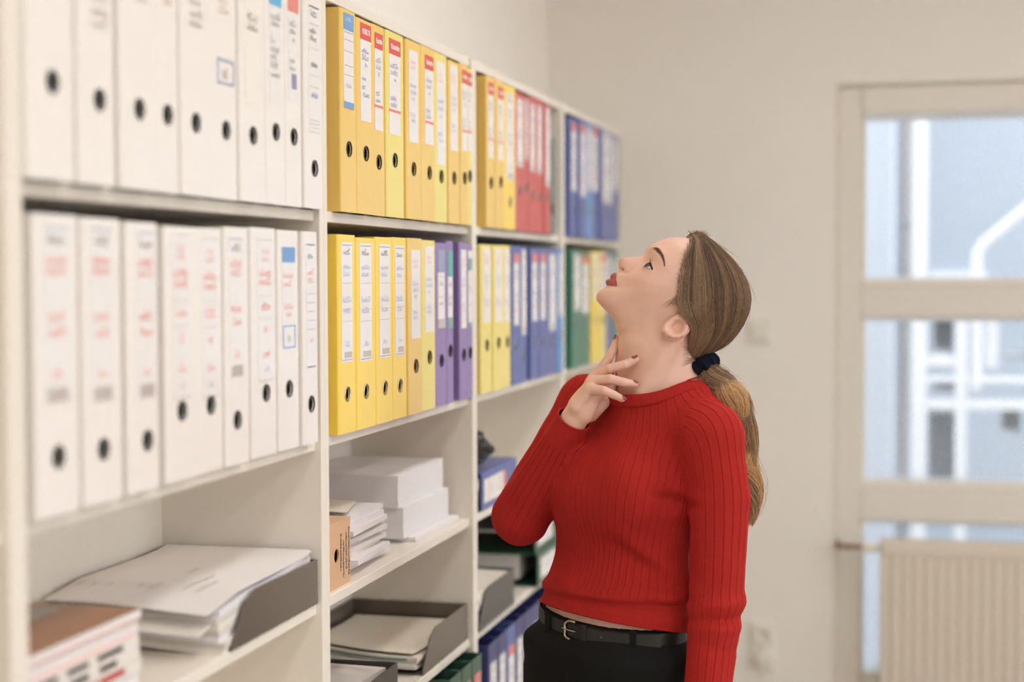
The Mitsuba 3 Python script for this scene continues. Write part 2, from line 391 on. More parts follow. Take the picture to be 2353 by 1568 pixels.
# ---------------------------------------------------------------- bookcases
Y0, UW, PT = 1.4955, 0.900, 0.0165       # first boundary, unit width, panel thickness
S1, S2, S3, S4, S5 = 1.658, 1.3078, 1.0555, 0.8050, 0.4600   # top faces of the shelves
BACK = -0.265
CASES = ['nearest', 'second', 'third', 'farthest']
for k in range(5):
    y0, y1 = Y0 + UW * (k - 1) + .0004, Y0 + UW * k - .0004
    if k == 0:
        lab = 'cream shelving unit cut off by the left edge of the picture'
    else:
        lab = ['nearest cream bookcase, full of white binders', 'second cream bookcase, with the long row of yellow binders', 'third cream bookcase, with red binders on its top shelf', 'farthest cream bookcase, with blue binders on top beside the end wall'][k - 1]
    t = thing('bookcase', lab, 'bookcase', 'row of cream bookcases along the wall')
    part(t, 'side_panel', box(BACK - .012, 0, y0, y0 + PT, 0, 2.0, .0012), 'case_white')
    part(t, 'side_panel', box(BACK - .012, 0, y1 - PT, y1, 0, 2.0, .0012), 'case_white')
    a, b = y0 + PT + .0003, y1 - PT - .0003
    part(t, 'back_panel', box(BACK - .006, BACK, a, b, .06, 1.981), 'case_white')
    part(t, 'top_panel', box(BACK - .012, -.006, a, b, 1.9824, 2.0, .0012), 'case_white')
    for z in (S1, S2, S3, S4, S5, .075):
        part(t, 'shelf', box(BACK + .0005, -.010, a, b, z - .0172, z, .0012), 'case_white')
    part(t, 'plinth', box(-.05, -.034, a, b, 0, .0575), 'case_white')

# ---------------------------------------------------------------- binders
COL = {'white': [0.78, 0.745, 0.715], 'yellow_deep': lin(227, 192, 104), 'yellow_pale': lin(226, 210, 118), 'yellow_bright': lin(238, 206, 84),
       'red': lin(192, 80, 78), 'blue': lin(78, 94, 158), 'blue_light': lin(84, 140, 202), 'green': lin(44, 112, 90), 'purple': lin(136, 112, 168), 'slate': lin(84, 104, 108), 'navy': lin(44, 50, 108), 'forest': lin(46, 86, 68), 'charcoal': lin(56, 62, 58)}
for n, c in COL.items():
    mat('binder_' + n, c, 0.30, 0.6)
mat('label_paper', [0.76, 0.745, 0.74], 0.22, 0.5)
mat('label_sleeve', [0.80, 0.77, 0.72], 0.12, 0.6)
mat('hole_shade_black', lin(20, 17, 15), 0.8, 0.2)  # near-black colour painted in place of the shade inside the finger holes
mat('sheet_edges', mikit.proc(lambda p, n, uv: mikit.mix([0.50, 0.48, 0.45], [0.72, 0.70, 0.67], mikit.noise(p.x * 25, p.y * 900, p.z * 25))), 0.8, 0.2)
mat('ring_black', [0.02, 0.02, 0.02], 0.35, 0.5)
INK = {'grey': lin(120, 112, 106), 'tan': lin(196, 165, 138), 'dark': lin(62, 60, 66), 'red': lin(232, 146, 138), 'rose': lin(234, 176, 174), 'blue': lin(96, 108, 178), 'paleblue': lin(158, 170, 210), 'lightblue': lin(104, 176, 218),
       'headred': lin(212, 92, 86), 'headpale': lin(220, 136, 128), 'headblue': lin(118, 160, 208), 'headgrey': lin(150, 160, 190), 'teal': lin(104, 178, 170), 'tealgrey': lin(140, 168, 164), 'bar': lin(194, 184, 180), 'barblue': lin(160, 160, 190), 'white': [0.8, 0.79, 0.78]}
for n, c in INK.items():
    mat('ink_' + n, c, 0.45, 0.3)

DEEP, HB, RH = 0.2625, 0.3165, 0.0108       # binder depth, height, finger hole


_cover_cache = {}


def cover_mesh(w, h, hole_z, hole_dy):
    """U-shaped cover: spine facing +x with a finger hole, two boards running to -x; local origin at the spine's middle, z = 0 below"""
    t = 0.0024
    r = 0.004
    outer = sg.box(-DEEP, -w / 2, 0, w / 2)
    rounded = sg.box(-DEEP, -w / 2, 0, w / 2).buffer(-r).buffer(r, quad_segs=3).union(sg.box(-DEEP, -w / 2, -DEEP / 2, w / 2))
    inner = sg.box(-DEEP - 1, -w / 2 + t, -t, w / 2 - t)
    u = rounded.intersection(outer).difference(inner)
    cs = m3.CrossSection([np.array(u.exterior.coords)[:-1]], m3.FillRule.EvenOdd)
    body = m3.Manifold.extrude(cs, h)
    hole = m3.Manifold.cylinder(.05, RH, RH, 20).rotate((0, 90, 0)).translate((-.025, hole_dy, hole_z))
    return mani(body - hole)


_torus = {}


def ring_mesh(y, z, x=0.0):
    m = trimesh.creation.torus(RH + .0008, .0013, major_sections=20, minor_sections=6)
    m.apply_transform(trimesh.transformations.rotation_matrix(math.pi / 2, [0, 1, 0]))
    m.apply_translation((x, y, z))
    return m


def label_marks(style, rng, lw, z0, z1):
    """what is printed and written on a label of width lw from z0 to z1 (local coordinates): list of (part name, material, mesh)"""
    out = []
    y = -lw / 2
    H = z1 - z0
    X = 0.0009

    def patch(a, b, c, d, m, name='print_block'):
        out.append((name, m, box(0.0002, X, a, b, c, d)))

    def words(spec, m, thick=0.0011):
        s = []
        for (fy, fz, fw, hh) in spec:
            s += scrawl(rng, y + lw * fy, z0 + H * fz, lw * fw, hh)
        r = ribbon(s, thick, X + .0002)
        if r is not None:
            out.append(('writing', m, r))

    def rule(fz, m='ink_grey', th=.0006):
        patch(y + lw * .06, -y - lw * .06, z0 + H * fz, z0 + H * fz + th, m, 'ruled_line')

    if style in ('brandred', 'brandred2', 'redhead'):
        hh = min(.026, H * .17)
        patch(y, -y, z1 - hh, z1, 'ink_headred' if style != 'redhead' else 'ink_headpale', 'label_header')
        txt = 'ESSELTE' if style == 'brandred' else 'Esselte'
        if style != 'redhead':
            out.append(('lettering', 'ink_white', text_yz(txt, y + lw * .14, z1 - hh * .66, lw * .74, hh * .34, X)))
        words([(.08, .70, .7, .008), (.12, .63, .62, .008), (.4, .56, .2, .006)], 'ink_blue' if style != 'redhead' else 'ink_grey')
        words([(.1, .36, .5, .007), (.1, .29, .55, .007)] if style != 'brandred' else [(.12, .42, .4, .007), (.12, .33, .3, .007), (.2, .25, .6, .008)], 'ink_blue' if style != 'redhead' else 'ink_grey')
        if style == 'brandred2':
            patch(y, -y, z0 + H * .235, z0 + H * .262, 'ink_headpale', 'stripe')
        if style == 'redhead':
            out.append(('barcode', 'ink_barblue', cat([box(.0002, X, y + lw * (.3 + .06 * k), y + lw * (.33 + .06 * k), z0 + H * .12, z0 + H * .26) for k in range(8)])))
    elif style == 'blueband':
        patch(y, -y, z1 - .026, z1, 'ink_headblue', 'label_header')
        words([(.15, .92, .6, .007)], 'ink_white', .0008)
        for f in (.8, .72, .6, .45, .35):
            rule(f, 'ink_barblue')
        words([(.15, .22, .65, .007)], 'ink_paleblue')
        patch(y, -y, z0, z0 + .010, 'ink_headblue', 'label_foot')
    elif style == 'pinktext':
        words([(.2, .86, .5, .007), (.2, .80, .5, .007)], 'ink_rose')
        words([(.1, .60, .7, .007), (.12, .53, .7, .007), (.3, .46, .3, .006), (.12, .28, .55, .007), (.2, .22, .5, .007)], 'ink_paleblue')
    elif style == 'bluewrite':
        rule(.975, 'ink_headgrey', .0012)
        words([(.16, .90, .6, .009)], 'ink_dark')
        words([(.12, .78, .7, .007), (.12, .72, .6, .007)], 'ink_paleblue')
        for f in (.66, .44, .34):
            rule(f, 'ink_bar')
        words([(.1, .50, .75, .009), (.16, .41, .6, .009)], 'ink_paleblue', .0012)
        words([(.3, .13, .4, .008)], 'ink_paleblue')
        patch(y + lw * .25, -y - lw * .1, z0 + H * .035, z0 + H * .085, 'ink_bar', 'barcode')
        rule(.015, 'ink_headgrey', .0012)
    elif style == 'redspot':
        patch(y, -y, z1 - .022, z1, 'ink_headpale', 'label_header')
        words([(.12, .72, .7, .007), (.12, .65, .6, .007), (.2, .4, .6, .007), (.3, .3, .4, .007)], 'ink_grey')
        patch(y, -y, z0 + H * .20, z0 + H * .22, 'ink_rose', 'stripe')
    elif style == 'bluegreyhead':
        patch(y, -y, z1 - H * .29, z1, 'ink_headgrey', 'label_header')
        rule(.66), rule(.4)
        words([(.15, .55, .6, .007), (.15, .3, .6, .007)], 'ink_grey')
        patch(y, -y, z0, z0 + H * .12, 'ink_bar', 'barcode')
    elif style == 'tealhead':
        patch(y, -y, z1 - H * .33, z1, 'ink_teal', 'label_header')
        words([(.1, .55, .7, .008), (.1, .38, .7, .008), (.1, .3, .6, .008)], 'ink_dark')
        patch(y, -y, z0, z0 + H * .14, 'ink_tealgrey', 'label_foot')
    elif style == 'tealband':
        patch(y, -y, z1 - H * .26, z1 - H * .10, 'ink_tealgrey', 'label_header')
        for f in (.62, .45, .3):
            rule(f, 'ink_grey')
        words([(.15, .5, .6, .006)], 'ink_grey')
        patch(y, -y, z0, z0 + H * .06, 'ink_tealgrey', 'label_foot')
    elif style == 'redlist':
        rule(.985, 'ink_headgrey', .0012)
        words([(.2, .90, .6, .010)], 'ink_grey', .0014)
        words([(.1, .79, .75, .010), (.12, .73, .72, .010), (.14, .47, .65, .010), (.2, .38, .6, .010)], 'ink_red', .0015)
        words([(.3, .15, .4, .010)], 'ink_red', .0013)
        out.append(('barcode', 'ink_bar', cat([box(.0002, X, y + lw * (.14 + .085 * k), y + lw * (.19 + .085 * k), z0 + H * .015, z0 + H * .095) for k in range(9)])))
    elif style == 'redlist2':
        words([(.25, .90, .5, .007), (.25, .85, .5, .007)], 'ink_rose')
        words([(.1, .74, .8, .010), (.12, .68, .75, .010), (.2, .50, .6, .011)], 'ink_red', .0015)
        rule(.60, 'ink_bar'), rule(.44, 'ink_bar')
        words([(.35, .34, .3, .012), (.3, .16, .45, .010)], 'ink_red', .0013)
        words([(.35, .06, .35, .008)], 'ink_bar')
        out.append(('outline', 'ink_bar', cat([box(.0002, X, y, -y, z0, z0 + .0008), box(.0002, X, y, -y, z1 - .0008, z1)])))
    elif style == 'redlined':
        rule(.985, 'ink_dark', .0012)
        words([(.15, .88, .6, .008)], 'ink_dark')
        words([(.15, .75, .7, .009), (.2, .69, .6, .009), (.3, .22, .4, .009)], 'ink_red', .0013)
        for f in (.6, .53, .46, .39, .32):
            rule(f, 'ink_headgrey')
        rule(.02, 'ink_dark', .0014)
    elif style == 'bluestamp':
        patch(y, -y, z1 - .022, z1, 'ink_headblue', 'label_header')
        words([(.1, .70, .75, .009), (.1, .62, .6, .008), (.12, .40, .7, .009), (.3, .33, .4, .008)], 'ink_red', .0012)
        a, b, c, d = y + lw * .02, -y - lw * .02, z0 + H * .02, z0 + H * .24
        out.append(('stamp', 'ink_headblue', cat([box(.0002, X, a, b, c, c + .0018), box(.0002, X, a, b, d - .0018, d), box(.0002, X, a, a + .0018, c, d), box(.0002, X, b - .0018, b, c, d)])))
        words([(.35, .08, .3, .012)], 'ink_grey')
    elif style == 'stamp':
        words([(.05, .93, .6, .009), (.1, .66, .55, .009), (.12, .58, .6, .009)], 'ink_tan', .0013)
        a, b, c, d = y + lw * .03, -y - lw * .03, z0 + H * .02, z0 + H * .22
        out.append(('stamp', 'ink_headgrey', cat([box(.0002, X, a, b, c, c + .003), box(.0002, X, a, b, d - .003, d), box(.0002, X, a, a + .0022, c, d), box(.0002, X, b - .0022, b, c, d)])))
        words([(.35, .07, .3, .018)], 'ink_bar', .003)
    elif style in ('grey', 'grey2'):
        f = 0.0 if style == 'grey' else .28
        words([(.2, .62 - f, .6, .010), (.2, .52 - f, .55, .010), (.2, .42 - f, .6, .010), (.2, .30 - f * .8, .75, .010), (.2, .20 - f * .6, .7, .010)] if style == 'grey' else [(.3, .32, .7, .012), (.3, .24, .6, .012)], 'ink_bar', .0022)
    elif style == 'tan':
        words([(.15, .56, .7, .012), (.15, .46, .7, .012), (.25, .30, .6, .012)], 'ink_tan', .002)
    elif style == 'sleeve':
        words([(.12, .86, .7, .010), (.15, .80, .7, .010), (.15, .62, .7, .011), (.15, .55, .7, .010)], 'ink_grey', .0014)
    elif style == 'bluehead':
        patch(y, -y, z1 - .018, z1, 'ink_lightblue', 'label_header')
        words([(.1, .76, .8, .008), (.15, .70, .7, .008), (.1, .54, .3, .009), (.1, .46, .7, .009), (.1, .40, .5, .009), (.1, .32, .6, .009), (.1, .24, .7, .008)], 'ink_grey', .0012)
    elif style == 'lined':
        rule(.98, 'ink_dark', .0016)
        words([(.2, .91, .55, .010), (.1, .78, .6, .008), (.1, .72, .6, .008), (.2, .52, .6, .006)], 'ink_dark', .0013)
        words([(.2, .28, .6, .007)], 'ink_blue', .0013)
        for f in (.10, .07, .04, .01):
            rule(f, 'ink_bar')
        for f in (.85, .66, .45, .36):
            rule(f, 'ink_bar', .0005)
    return out


PRETTY = {'white': 'white', 'yellow_deep': 'deep yellow', 'yellow_pale': 'pale yellow', 'yellow_bright': 'bright yellow', 'red': 'red', 'blue': 'dark blue', 'blue_light': 'light blue', 'green': 'green', 'purple': 'purple', 'slate': 'slate grey', 'navy': 'navy blue', 'forest': 'dark green', 'charcoal': 'charcoal'}
DESC = {'plain': '', 'brandred': ' with red-headed label', 'brandred2': ' with red-headed striped label', 'blueband': ' with blue-headed label', 'bluehead': ' with light blue header', 'redhead': ' with red header', 'stamp': ' with blue stamped frame', 'bluestamp': ' with blue stamped frame',
        'tealhead': ' with teal-headed label', 'tealband': ' with grey-green label band', 'bluegreyhead': ' with blue-grey label head', 'sleeve': ' with clear label sleeve', 'lined': ' with ruled label', 'redlist': ' with red handwriting', 'redlist2': ' with red handwriting', 'redlined': ' with ruled red-written label', 'redspot': ' with red-topped label', 'pinktext': ' with white label', 'bluewrite': ' with white label', 'grey': '', 'grey2': '', 'tan': '', 'none': ''}


def binder(w, col, style, hole_z, lz0, lz1, to_world, label, group, rng, h=HB, hole_dy=0.0, label_dy=None, sheets=True):
    """one lever arch binder built in its own frame (spine at x = 0 facing +x, resting on z = 0), placed by to_world (4 x 4)"""
    t = thing('lever_arch_binder', label, 'binder', group)
    M = np.asarray(to_world, float)
    c = part(t, 'cover', xf(cover_mesh(w, h, hole_z, hole_dy), M), 'binder_' + col, 25)
    part(t, 'finger_ring', xf(ring_mesh(hole_dy, hole_z, .0004), M), 'metal_grey' if col.startswith(('blue', 'green', 'yellow_bright', 'red')) else 'ring_black', True)
    if sheets:
        part(t, 'hole_shade', xf(box(-.0075, -.0060, -w / 2 + .003, w / 2 - .003, .004, h - .004), M), 'hole_shade_black')  # dark sheet added behind the spine so the hole looks shaded
        fill = .35 + .5 * rng.random()
        part(t, 'sheets', xf(box(-DEEP + .012, -.050, -w / 2 + .004, -w / 2 + .004 + (w - .008) * fill, .004, h - .012 - .012 * rng.random()), M), 'sheet_edges')
    if style == 'none':
        return t
    lw = w * (.62 if w > .06 else .66)
    dy = hole_dy if label_dy is None else label_dy
    dy = max(-w / 2 + lw / 2 + .003, min(w / 2 - lw / 2 - .003, dy))
    S = M @ trimesh.transformations.translation_matrix((0.0002, dy, 0))
    if style not in ('plain', 'grey', 'grey2', 'tan', 'stamp'):
        lb = part(t, 'label', xf(box(-.0001, .0004, -lw / 2, lw / 2, lz0, lz1), S), 'label_sleeve' if style == 'sleeve' else 'label_paper')
        S = S @ trimesh.transformations.translation_matrix((0.0003, 0, 0))
    else:
        lb = c
    for (nm, m, ms) in label_marks(style, rng, lw, lz0, lz1):
        part(lb, nm, xf(ms, S), m, kind='stuff' if nm in ('writing', 'barcode', 'outline', 'lettering') else None)
    return t


ROWS = {
    'u1r1': [
        (1.5130, 1.6113, 1.760, 1.948, 1.849, 'white', 'plain'),
        (1.6208, 1.7068, 1.752, 1.937, 1.804, 'white', 'grey'),
        (1.7163, 1.8117, 1.751, 1.967, 1.847, 'white', 'grey2'),
        (1.8141, 1.8767, 1.752, 1.968, 1.848, 'white', 'tan'),
        (1.8792, 1.9673, 1.749, 1.978, 1.843, 'white', 'grey'),
        (1.9700, 2.0603, 1.748, 1.984, 1.804, 'white', 'stamp'),
        (2.0632, 2.1520, 1.748, 1.996, 1.789, 'white', 'sleeve'),
        (2.1552, 2.2292, 1.760, 1.954, 1.799, 'white', 'bluehead'),
        (2.2326, 2.2990, 1.759, 1.964, 1.809, 'white', 'redhead'),
        (2.3026, 2.3920, 1.718, 1.960, 1.770, 'white', 'lined'),
    ],
    'u1r2': [
        (1.5255, 1.6192, 1.369, 1.611, 1.424, 'white', 'redlist'),
        (1.6259, 1.7171, 1.367, 1.613, 1.418, 'white', 'redlist'),
        (1.7278, 1.8097, 1.366, 1.611, 1.414, 'white', 'redlist'),
        (1.8274, 1.9167, 1.393, 1.609, 1.409, 'white', 'redlist2'),
        (1.9206, 2.0045, 1.393, 1.606, 1.404, 'white', 'redlist2'),
        (2.0073, 2.0876, 1.367, 1.609, 1.422, 'white', 'redlist'),
        (2.1028, 2.1953, 1.395, 1.608, 1.413, 'white', 'redlist2'),
        (2.2002, 2.2811, 1.395, 1.599, 1.451, 'white', 'bluestamp'),
        (2.2865, 2.3487, 1.367, 1.606, 1.418, 'white', 'redlined'),
    ],
    'u2r1': [
        (2.4614, 2.5367, 1.758, 1.974, 1.822, 'yellow_deep', 'blueband'),
        (2.5389, 2.6255, 1.757, 1.975, 1.809, 'yellow_deep', 'brandred'),
        (2.6301, 2.6984, 1.748, 1.963, 1.801, 'yellow_deep', 'brandred2'),
        (2.7032, 2.8059, 1.757, 1.964, 1.801, 'yellow_pale', 'brandred2'),
        (2.8085, 2.8968, 1.748, 1.958, 1.795, 'yellow_deep', 'pinktext'),
        (2.8995, 2.9874, 1.747, 1.962, 1.799, 'yellow_deep', 'brandred2'),
        (2.9933, 3.0835, 1.745, 1.962, 1.767, 'yellow_pale', 'pinktext'),
        (3.0897, 3.1692, 1.747, 1.965, 1.800, 'yellow_deep', 'pinktext'),
        (3.1724, 3.2288, 1.751, 1.965, 1.805, 'yellow_deep', 'brandred2'),
        (3.2322, 3.3047, 1.758, 1.966, 1.808, 'yellow_pale', 'brandred2'),
    ],
    'u2r2': [
        (2.4408, 2.5259, 1.370, 1.610, 1.421, 'yellow_bright', 'bluewrite'),
        (2.5281, 2.6260, 1.368, 1.610, 1.418, 'yellow_bright', 'bluewrite'),
        (2.6283, 2.7212, 1.367, 1.610, 1.418, 'yellow_bright', 'bluewrite'),
        (2.7237, 2.8074, 1.365, 1.609, 1.417, 'yellow_bright', 'bluewrite'),
        (2.8126, 2.9015, 1.394, 1.603, 1.444, 'yellow_deep', 'pinktext'),
        (2.9071, 2.9988, 1.405, 1.611, 1.452, 'yellow_pale', 'pinktext'),
        (3.0017, 3.0773, 1.394, 1.606, 1.456, 'purple', 'bluegreyhead'),
        (3.0804, 3.1308, 1.410, 1.604, 1.454, 'purple', 'tealhead'),
        (3.1697, 3.2296, 1.398, 1.608, 1.451, 'purple', 'pinktext'),
        (3.2330, 3.2882, 1.399, 1.607, 1.452, 'purple', 'tealband'),
    ],
    'u3r1': [
        (3.3829, 3.4504, 1.753, 1.965, 1.805, 'yellow_deep', 'brandred2'),
        (3.4543, 3.5286, 1.759, 1.964, 1.805, 'yellow_deep', 'brandred2'),
        (3.5326, 3.6395, 1.720, 1.960, 1.767, 'yellow_bright', 'bluewrite'),
        (3.6479, 3.7437, 1.751, 1.959, 1.803, 'red', 'bluewrite'),
        (3.7482, 3.7889, 1.762, 1.972, 1.823, 'red', 'bluewrite'),
        (3.7934, 3.8680, 1.747, 1.960, 1.801, 'red', 'bluewrite'),
        (3.8727, 3.9454, 1.746, 1.963, 1.800, 'red', 'bluewrite'),
        (3.9503, 4.0206, 1.746, 1.965, 1.773, 'red', 'bluewrite'),
        (4.0258, 4.0934, 1.722, 1.863, 1.809, 'slate', 'none'),
    ],
    'u3r2': [
        (3.3387, 3.4312, 1.409, 1.615, 1.457, 'yellow_pale', 'pinktext'),
        (3.4350, 3.5246, 1.410, 1.614, 1.456, 'yellow_pale', 'pinktext'),
        (3.5286, 3.6063, 1.408, 1.614, 1.453, 'yellow_pale', 'pinktext'),
        (3.6146, 3.6916, 1.397, 1.606, 1.443, 'blue', 'redspot'),
        (3.6959, 3.7671, 1.368, 1.615, 1.418, 'blue', 'bluewrite'),
        (3.8083, 3.8933, 1.396, 1.608, 1.447, 'blue', 'redspot'),
        (3.8981, 3.9820, 1.395, 1.609, 1.448, 'blue', 'redspot'),
        (3.9870, 4.1064, 1.393, 1.608, 1.418, 'blue', 'bluewrite'),
        (4.1117, 4.1990, 1.402, 1.613, 1.450, 'blue_light', 'bluewrite'),
    ],
    'u4r1': [
        (4.2749, 4.3687, 1.732, 1.959, 1.778, 'blue', 'redspot'),
        (4.3747, 4.4728, 1.738, 1.962, 1.769, 'blue', 'redspot'),
        (4.4791, 4.5752, 1.735, 1.961, 1.788, 'blue_light', 'bluewrite'),
        (4.5818, 4.6890, 1.749, 1.978, 1.793, 'blue', 'redspot'),
        (4.6959, 4.8012, 1.751, 1.977, 1.763, 'blue', 'bluewrite'),
        (4.8084, 4.9111, 1.752, 1.976, 1.765, 'blue', 'bluewrite'),
        (4.9186, 5.0182, 1.754, 1.972, 1.809, 'blue', 'bluewrite'),
    ],
    'u4r2': [
        (4.2730, 4.4033, 1.431, 1.611, 1.460, 'green', 'bluewrite'),
        (4.4094, 4.5478, 1.433, 1.607, 1.451, 'green', 'redspot'),
        (4.5608, 4.6606, 1.429, 1.618, 1.485, 'yellow_bright', 'pinktext'),
        (4.6674, 4.7789, 1.426, 1.614, 1.470, 'yellow_pale', 'redspot'),
        (4.7860, 4.8881, 1.423, 1.610, 1.455, 'blue', 'bluewrite'),
        (4.8955, 4.9867, 1.420, 1.606, 1.451, 'green', 'bluewrite'),
    ],
}
SHELF_OF = {'r1': (S1, 'top shelf'), 'r2': (S2, 'second shelf')}
GROUPS = {'u1r1': 'white binders on the top shelf', 'u1r2': 'white binders on the second shelf', 'u2r1': 'yellow binders on the top shelf', 'u2r2': 'yellow and purple binders on the second shelf', 'u3r1': 'yellow and red binders on the top shelf', 'u3r2': 'yellow and blue binders on the second shelf', 'u4r1': 'blue binders on the top shelf', 'u4r2': 'mixed binders on the second shelf'}
rng = random.Random(11)
for key, items in ROWS.items():
    zs, sname = SHELF_OF[key[2:]]
    case = CASES[int(key[1]) - 1]
    total = {}
    for it in items:
        total[it[5]] = total.get(it[5], 0) + 1
    seen = {}
    for k, (ya, yb, hz, z1, z0, col, sty) in enumerate(items):
        inner = Y0 + UW * (int(key[1]) - 1) + PT + .001
        ya, yb = max(ya, inner), min(yb, inner + UW - 2 * PT - .002)
        w = yb - ya - .0008
        seen[col] = seen.get(col, 0) + 1
        kind = f'{PRETTY[col]} binder{DESC[sty]}'
        lab = f'{kind}, {ORD[k]} from left on {sname} of {case} bookcase'
        top = (z1 + .012 - zs) if sty not in ('none', 'plain') else 0
        h = HB if zs > 1.5 else .3115 + .003 * rng.random()
        if sty == 'none':
            h = .24
        h = h + .003 * rng.random() - (.004 if rng.random() < .25 else 0)
        x = .001 + .006 * rng.random() if sty != 'none' else .0
        M = np.eye(4)
        M[:3, 3] = (x, (ya + yb) / 2, zs + .0003)
        hdy = min(.012, max(-.006, (rng.random() - .3) * .012)) if w > .07 else 0.0
        lz1 = min(z1 - zs, h - .006)
        binder(w, col, sty, hz - zs, z0 - zs, lz1, M, lab, GROUPS[key], rng, h=h, hole_dy=hdy)

# binders standing on the lowest shelf in view
for k, (ya, w, col) in enumerate([(3.035, .082, 'forest'), (3.119, .076, 'forest'), (3.197, .080, 'forest')]):
    M = np.eye(4)
    M[:3, 3] = (.018, ya + w / 2, S5 + .0003)
    binder(w - .001, col, 'redspot', .092, .15, .285, M, f'dark green binder{DESC["redspot"]}, {ORD[k]} of three below the grey letter tray', 'dark green binders on the low shelf', rng, h=.318)
for k, w in enumerate([.083, .080, .084, .082, .086, .088, .086, .088]):
    ya = 3.338 + sum([.083, .080, .084, .082, .086, .088, .086, .088][:k])
    M = np.eye(4)
    M[:3, 3] = (.016, ya + w / 2, S5 + .0003)
    sty = 'redspot' if k in (2,) else 'bluewrite'
    binder(w - .001, 'navy' if k != 2 else 'blue', sty, .06, .09, .275, M, f'navy blue binder, {ORD[k]} from left on low shelf beside her hip' if k != 2 else 'blue binder with red-topped label, third from left on low shelf beside her hip', 'blue binders on the low shelf', rng, h=.318, label_dy=.0)


def lying(x_front, y_left, z, rot=0.0):
    """frame of a binder lying on its side: spine still facing +x, its height running along +y"""
    M = np.eye(4)
    M[:3, :3] = np.array([[1, 0, 0], [0, 0, 1], [0, -1, 0]], float)   # local y -> -z, local z -> +y
    M[:3, 3] = (x_front, y_left, z)
    R = rotz(rot, (x_front, y_left, z))
    return R @ M


binder(.082, 'blue', 'redspot', .25, .02, .21, lying(-.006, 3.372, S3 + .0413, .0), 'blue binder lying flat under the black bag on the third bookcase', None, rng, h=.318)
binder(.080, 'forest', 'pinktext', .26, .03, .20, lying(.006, 3.859, S4 + .0403), 'dark green binder lying flat, bottom of the stack in the third bookcase', 'flat green binders', rng, h=.318)
binder(.080, 'forest', 'pinktext', .26, .03, .20, lying(.002, 3.850, S4 + .1207, .012), 'dark green binder lying flat, middle of the stack in the third bookcase', 'flat green binders', rng, h=.318)
binder(.062, 'charcoal', 'none', .26, .03, .20, lying(-.004, 3.70, S4 + .1922, -.0), 'charcoal binder lying flat, topmost of the stack in the third bookcase', None, rng, h=.318)

# ---------------------------------------------------------------- papers, trays, magazines
mat('paper_white', [0.74, 0.71, 0.70], 0.75, 0.2)
mat('paper_cream', [0.66, 0.61, 0.53], 0.75, 0.2)
mat('paper_warm', [0.72, 0.68, 0.63], 0.75, 0.2)
mat('paper_cool', [0.70, 0.68, 0.72], 0.75, 0.2)
mat('ream_edges', mikit.proc(lambda p, n, uv: mikit.mix([0.66, 0.645, 0.66], [0.76, 0.74, 0.75], mikit.noise(p.x * 12, p.y * 12, p.z * 1400))), 0.8, 0.2)
mat('stack_edges', mikit.proc(lambda p, n, uv: mikit.mix([0.46, 0.43, 0.40], [0.72, 0.68, 0.65], mikit.noise(p.x * 15, p.y * 15, p.z * 700))), 0.8, 0.2)
mat('tray_smoke', lin(98, 89, 80), 0.25, 0.6)
mat('tray_dark', lin(70, 68, 64), 0.3, 0.5)
mat('folder_green', lin(74, 112, 102), 0.4, 0.4)
mat('cardboard', mottled(lin(204, 166, 132), lin(214, 178, 144), 30.0), 0.75, 0.2)
mat('cover_brown', lin(150, 104, 76), 0.3, 0.5)
mat('cover_red', lin(176, 62, 46), 0.3, 0.5)
mat('cover_dark', lin(62, 48, 46), 0.3, 0.5)
mat('cover_grey', lin(146, 140, 132), 0.3, 0.5)
mat('bag_black', [0.012, 0.012, 0.014], 0.18, 0.6)


def sheet(x0, x1, y0, y1, z, th, rot=0.0, bend=None, n=10):
    """a sheet or thin pad, optionally bent: bend(u, v) -> dz with u along x, v along y in 0..1"""
    u, v = np.meshgrid(np.linspace(0, 1, n), np.linspace(0, 1, n), indexing='ij')
    dz = bend(u, v) if bend else u * 0
    P = np.stack([x0 + (x1 - x0) * u, y0 + (y1 - y0) * v, z + dz], -1).reshape(-1, 3)
    i, j = np.meshgrid(np.arange(n - 1), np.arange(n - 1), indexing='ij')
    q = np.stack([i * n + j, (i + 1) * n + j, (i + 1) * n + j + 1, i * n + j + 1], -1).reshape(-1, 4)
    top = np.vstack([q[:, [0, 1, 2]], q[:, [0, 2, 3]]])
    k = len(P)
    rim = np.concatenate([np.arange(n), np.arange(1, n) * n + n - 1, (n - 1) * n + np.arange(n - 2, -1, -1), np.arange(n - 2, 0, -1) * n])
    nx = np.roll(rim, -1)
    side = np.vstack([np.stack([rim, rim + k, nx + k], 1), np.stack([rim, nx + k, nx], 1)])
    V = np.vstack([P + [0, 0, th], P])
    F = np.vstack([top, top[:, ::-1] + k, side])
    m = trimesh.Trimesh(V, F, process=False)
    if rot:
        m.apply_transform(rotz(rot, ((x0 + x1) / 2, (y0 + y1) / 2, 0)))
    return m


